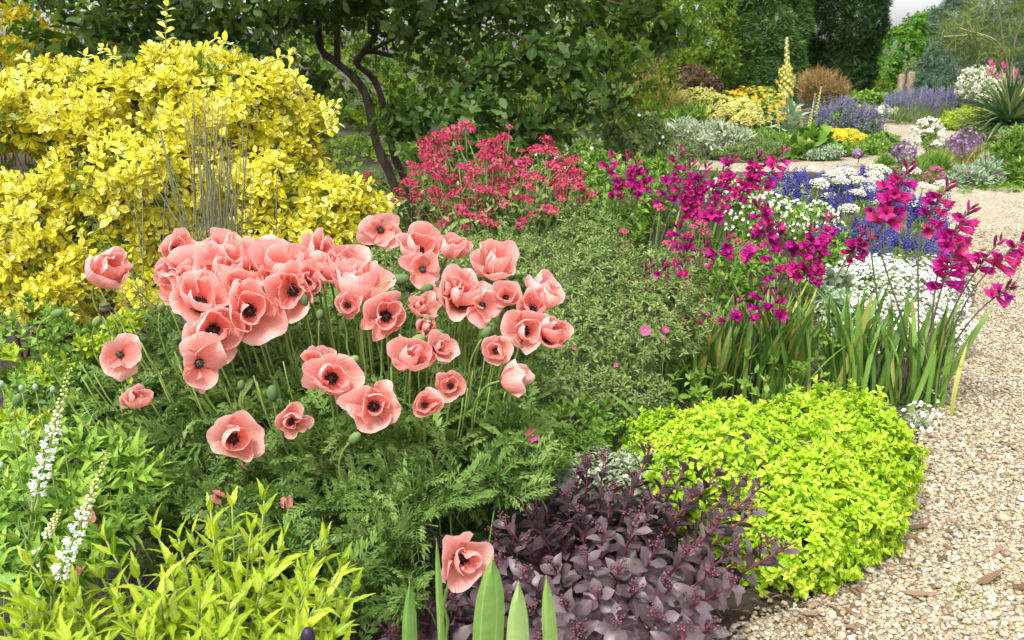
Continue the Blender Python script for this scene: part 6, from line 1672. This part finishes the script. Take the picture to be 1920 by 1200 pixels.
# ------------------------------------------------------------------ iris blades rising close by
M_IRIS = leafmat('iris_blade', [srgb(104, 146, 66), srgb(140, 176, 92), srgb(170, 198, 122)], rib=srgb(186, 208, 140), ribw=0.14, ribmix=0.4, trans=0.35, rough=0.4, spec=0.35)
def iris_blade(tip, base, wpx, Y, label, tint, curve=0.0):
    p1 = at(*tip, Y); p0 = np.array([at(*base, Y)[0], Y + 0.02, -0.02])
    r = thing('iris_leaf', label, 'iris leaf', (p0[0], p0[1], 0), 'iris blades in front of the stonecrop')
    m = mpp(*tip, Y); n = 22; V, F, ed = [], [], []
    L = p1 - p0
    for i in range(n):
        t = i / (n - 1)
        w_ = wpx * m * 0.5 * min(1, (1 - t) * 9.0) ** 0.6 * (0.75 + 0.25 * math.sin(t * 2.6))
        c = p0 + L * t + np.array([curve * math.sin(math.pi * t), 0, 0])
        for k, (o, zz) in enumerate(((-1, 0.004), (-0.5, 0), (0, -0.003), (0.5, 0), (1, 0.004))):
            V.append(c + np.array([o * w_, zz + 0.25 * o * w_, 0])); ed.append(abs(((k + 1) % 2) * 1.0))
    for i in range(n - 1):
        for k in range(4):
            a = i * 5 + k
            F += [(a, a + 1, a + 6), (a, a + 6, a + 5)]
    part('blade', V, F, M_IRIS, r, tint=tint, ed=ed)
    tt = leaf('lance', 0.5, 3, 0.2, 0.1)
    R0 = frames(nrmz(L)[None], np.array([[0, -1, 0.2]]))[0]
    part('dry_tip', (tt.V * wpx * m * 0.22) @ R0.T + p1 - nrmz(L) * wpx * m * 0.10 + [0, -0.001, 0], tt.F, M_TAN, r, tint=0.8, ed=tt.ed)
iris_blade((923, 1046), (880, 1330), 62, 1.18, 'broad green iris blade with a dry brown tip beside the lone poppy', 0.35)
iris_blade((972, 1092), (1010, 1330), 46, 1.16, 'pale green iris blade with its flat side showing next to the broad one', 0.95, -0.012)  # whole blade takes a paler tint than its neighbours
iris_blade((1024, 1080), (1075, 1330), 30, 1.2, 'slim green iris blade outermost before the purple stonecrop', 0.6)
iris_blade((818, 1010), (842, 1330), 14, 1.2, 'thin upright iris blade crossing in front of the lone poppy', 0.45)
iris_blade((768, 1092), (818, 1330), 30, 1.2, 'narrow curving iris blade beside the thin upright one', 0.2, -0.02)
p = at(577, 1192, 1.3)
r = thing('dark_iris_bud', 'dark violet iris bud just poking up past the lime shrub', 'bud', (p[0], 1.3, 0))
t = bud_shape(0.02); part('bud', t.V + p - [0, 0, 0.004], t.F, leafmat('violet_bud', [srgb(30, 20, 44), srgb(52, 36, 66)], trans=0, rough=0.5), r, tint=0.5)
t = tube([(p[0], 1.3, -0.02), (p[0], 1.3, 0.3), tuple(p - [0, 0, 0.01])], [0.004, 0.004, 0.004], 6); part('stem', t.V, t.F, M_STEM, r, tint=0.4)

# ------------------------------------------------------------------ things lying about
M_DRY = leafmat('dry_leaf', [srgb(84, 66, 48), srgb(116, 92, 68), srgb(142, 114, 94)], trans=0.1, rough=0.7, rib=srgb(130, 96, 70), ribw=0.2)
for i, (x, y, L, an, lab) in enumerate([(1830, 1105, 0.115, 0.5, 'long tan fallen leaf curled on the gravel'), (1890, 1110, 0.11, -0.1, 'pinkish fallen leaf beside the long tan one'), (1530, 1045, 0.06, 2.8, 'small brown fallen leaf under the lime mound'), (1700, 1000, 0.09, 0.2, 'thin brown fallen leaf near the lime mound edge'), (1740, 720, 0.12, 0.05, 'narrow reddish fallen leaf by the sword leaves'), (1860, 1050, 0.06, 0.7, 'small rust coloured leaf lying on open gravel'), (1880, 842, 0.07, 0.1, 'pale fallen leaf on the gravel beyond the lime mound'), (1850, 870, 0.04, 1.2, 'tiny pink brown leaf on open gravel'), (1500, 1160, 0.07, -0.2, 'slender rust leaf in front of the lime mound'), (1690, 1120, 0.1, -0.3, 'long thin brown leaf sunk among pebbles')]):
    g_ = gnd(x, y); 
    r = thing('fallen_leaf', lab, 'leaf', (g_[0], g_[1], 0))
    tt = leaf('lance', 0.2, 6, 0.25, -0.25)
    d = np.array([[math.cos(an), math.sin(an), 0.02]])
    part('leaf_blade', (tt.V * L) @ frames(d, np.array([[0.1, -0.2, 1]]))[0].T + g_ + [0, 0, 0.018], tt.F, M_DRY, r, tint=rng.random(), ed=tt.ed)
    part('leaf_stalk', tube(np.array([(0, 0.02, 0), (0, -0.06, -0.02), (0.01, -0.14, -0.06)]) , [0.008, 0.007, 0.006], 4).V * L @ frames(d, np.array([[0.1, -0.2, 1]]))[0].T + g_ + [0, 0, 0.018], tube(np.array([(0, 0.02, 0), (0, -0.06, -0.02), (0.01, -0.14, -0.06)]), [0.008, 0.007, 0.006], 4).F, M_DRY, r, tint=0.1)
for i, (x, y, n, w_, lab) in enumerate([(1815, 1130, 60, 0.03, 'thin pale grass tuft growing through gravel near the fallen leaves'), (1790, 1098, 40, 0.03, 'sparse grass tuft just above the fallen leaves'), (1840, 880, 40, 0.04, 'faint grass tuft on open gravel'), (1780, 770, 120, 0.06, 'wider grassy patch in the gravel beside the white stragglers'), (1725, 1000, 40, 0.015, 'small green weed sprouting beside the lime mound'), (1730, 930, 40, 0.02, 'little weed at the skirt of the lime mound'), (1850, 830, 50, 0.04, 'short grass tuft higher on the open gravel'), (1690, 1025, 30, 0.02, 'tiny seedling tuft close to the lime mound')]):
    g_ = gnd(x, y)
    r = thing('grass_tuft', lab, 'grass', (g_[0], g_[1], 0))
    d = nrmz(np.c_[rng.normal(scale=0.8, size=(n, 2)), np.abs(rng.normal(size=n)) + 0.3])
    foliage(r, 'blades', [leaf('blade', 0.09, 3, 0.2, 0.4)], g_ + np.c_[rng.normal(scale=w_, size=(n, 2)), np.full(n, 0.004)], frames(d, rng.normal(size=d.shape)), rng.uniform(0.012, 0.035, n), rng.uniform(0.3, 1, n), M_GREEN, 0, 'blades')
def litter():
    n = 420
    q = rng.integers(0, len(EDGE) - 12, n)
    f = rng.random(n)
    A = np.array([gnd(*EDGE[i]) for i in range(len(EDGE))])
    P = A[q] + (A[q + 1] - A[q]) * f[:, None] + np.c_[rng.normal(0.02, 0.07, n), rng.normal(scale=0.05, size=n), np.full(n, 0.016)]
    m = 160
    P2 = np.c_[rng.uniform(0.6, 2.4, m), rng.uniform(1.9, 5.0, m), np.full(m, 0.016)]
    P2 = P2[inside(P2[:, :2], PATH)]
    P = np.vstack([P, P2]); n = len(P)
    a = rng.uniform(0, 6.28, n)
    d = np.c_[np.cos(a), np.sin(a), rng.normal(scale=0.08, size=n)]
    o = foliage(None, 'leaf_litter', [leaf('lance', 0.14, 3, 0.2, -0.3), leaf('ell', 0.4, 3, 0.3, 0.3), leaf('blade', 0.05, 3, 0.2, 0.4)], P, frames(d, np.c_[rng.normal(scale=0.3, size=(n, 2)), np.ones(n)]), rng.uniform(0.012, 0.045, n), rng.random(n), M_DRY, 0, 'leaf_litter')
    o['label'] = 'scattered brown leaf bits along the edge of the gravel'
    o['category'] = 'litter'
litter()
for i, (x, y, Y, lab) in enumerate([(470, 880, 2.05, 'dropped pink petal caught on a stalk below the low poppy'), (205, 1000, 1.75, 'curled pink petal beside the lower white spire'), (165, 985, 1.72, 'fallen pink petal behind the lower white spire'), (80, 1070, 1.6, 'faded petal lying in the rough green leaves'), (140, 1075, 1.58, 'withered pink petal at the foot of the lower white spire'), (820, 945, 2.0, 'long faded petal hanging in the ferny leaves'), (415, 945, 1.9, 'pale dropped petal above the lime shrub'), (425, 930, 1.92, 'small dropped petal on the ferny leaves'), (540, 955, 1.9, 'tiny coral petal low in the ferny leaves'), (575, 1000, 1.85, 'dull brownish petal hanging beside the lime shrub')]):
    c = at(x, y, Y)
    r = thing('fallen_petal', lab, 'petal', (c[0], Y, 0))
    g = np.random.default_rng(i)
    V, F, ed, vv = petal(g, 0.035, 0.1, 1.4, g.uniform(0, 6), 0.5, 0.15)
    part('petal_blade', V + c, F, M_PETAL, r, tint=0.2, ed=ed * 0.6 + 0.1, vv=vv)
    t = tube([(c[0], Y + 0.01, 0.0), (c[0] + 0.01, Y + 0.01, c[2] * 0.5), tuple(c)], [0.0015, 0.0014, 0.0012], 4)
    part('stem', t.V, t.F, M_STEM, r, tint=0.2)
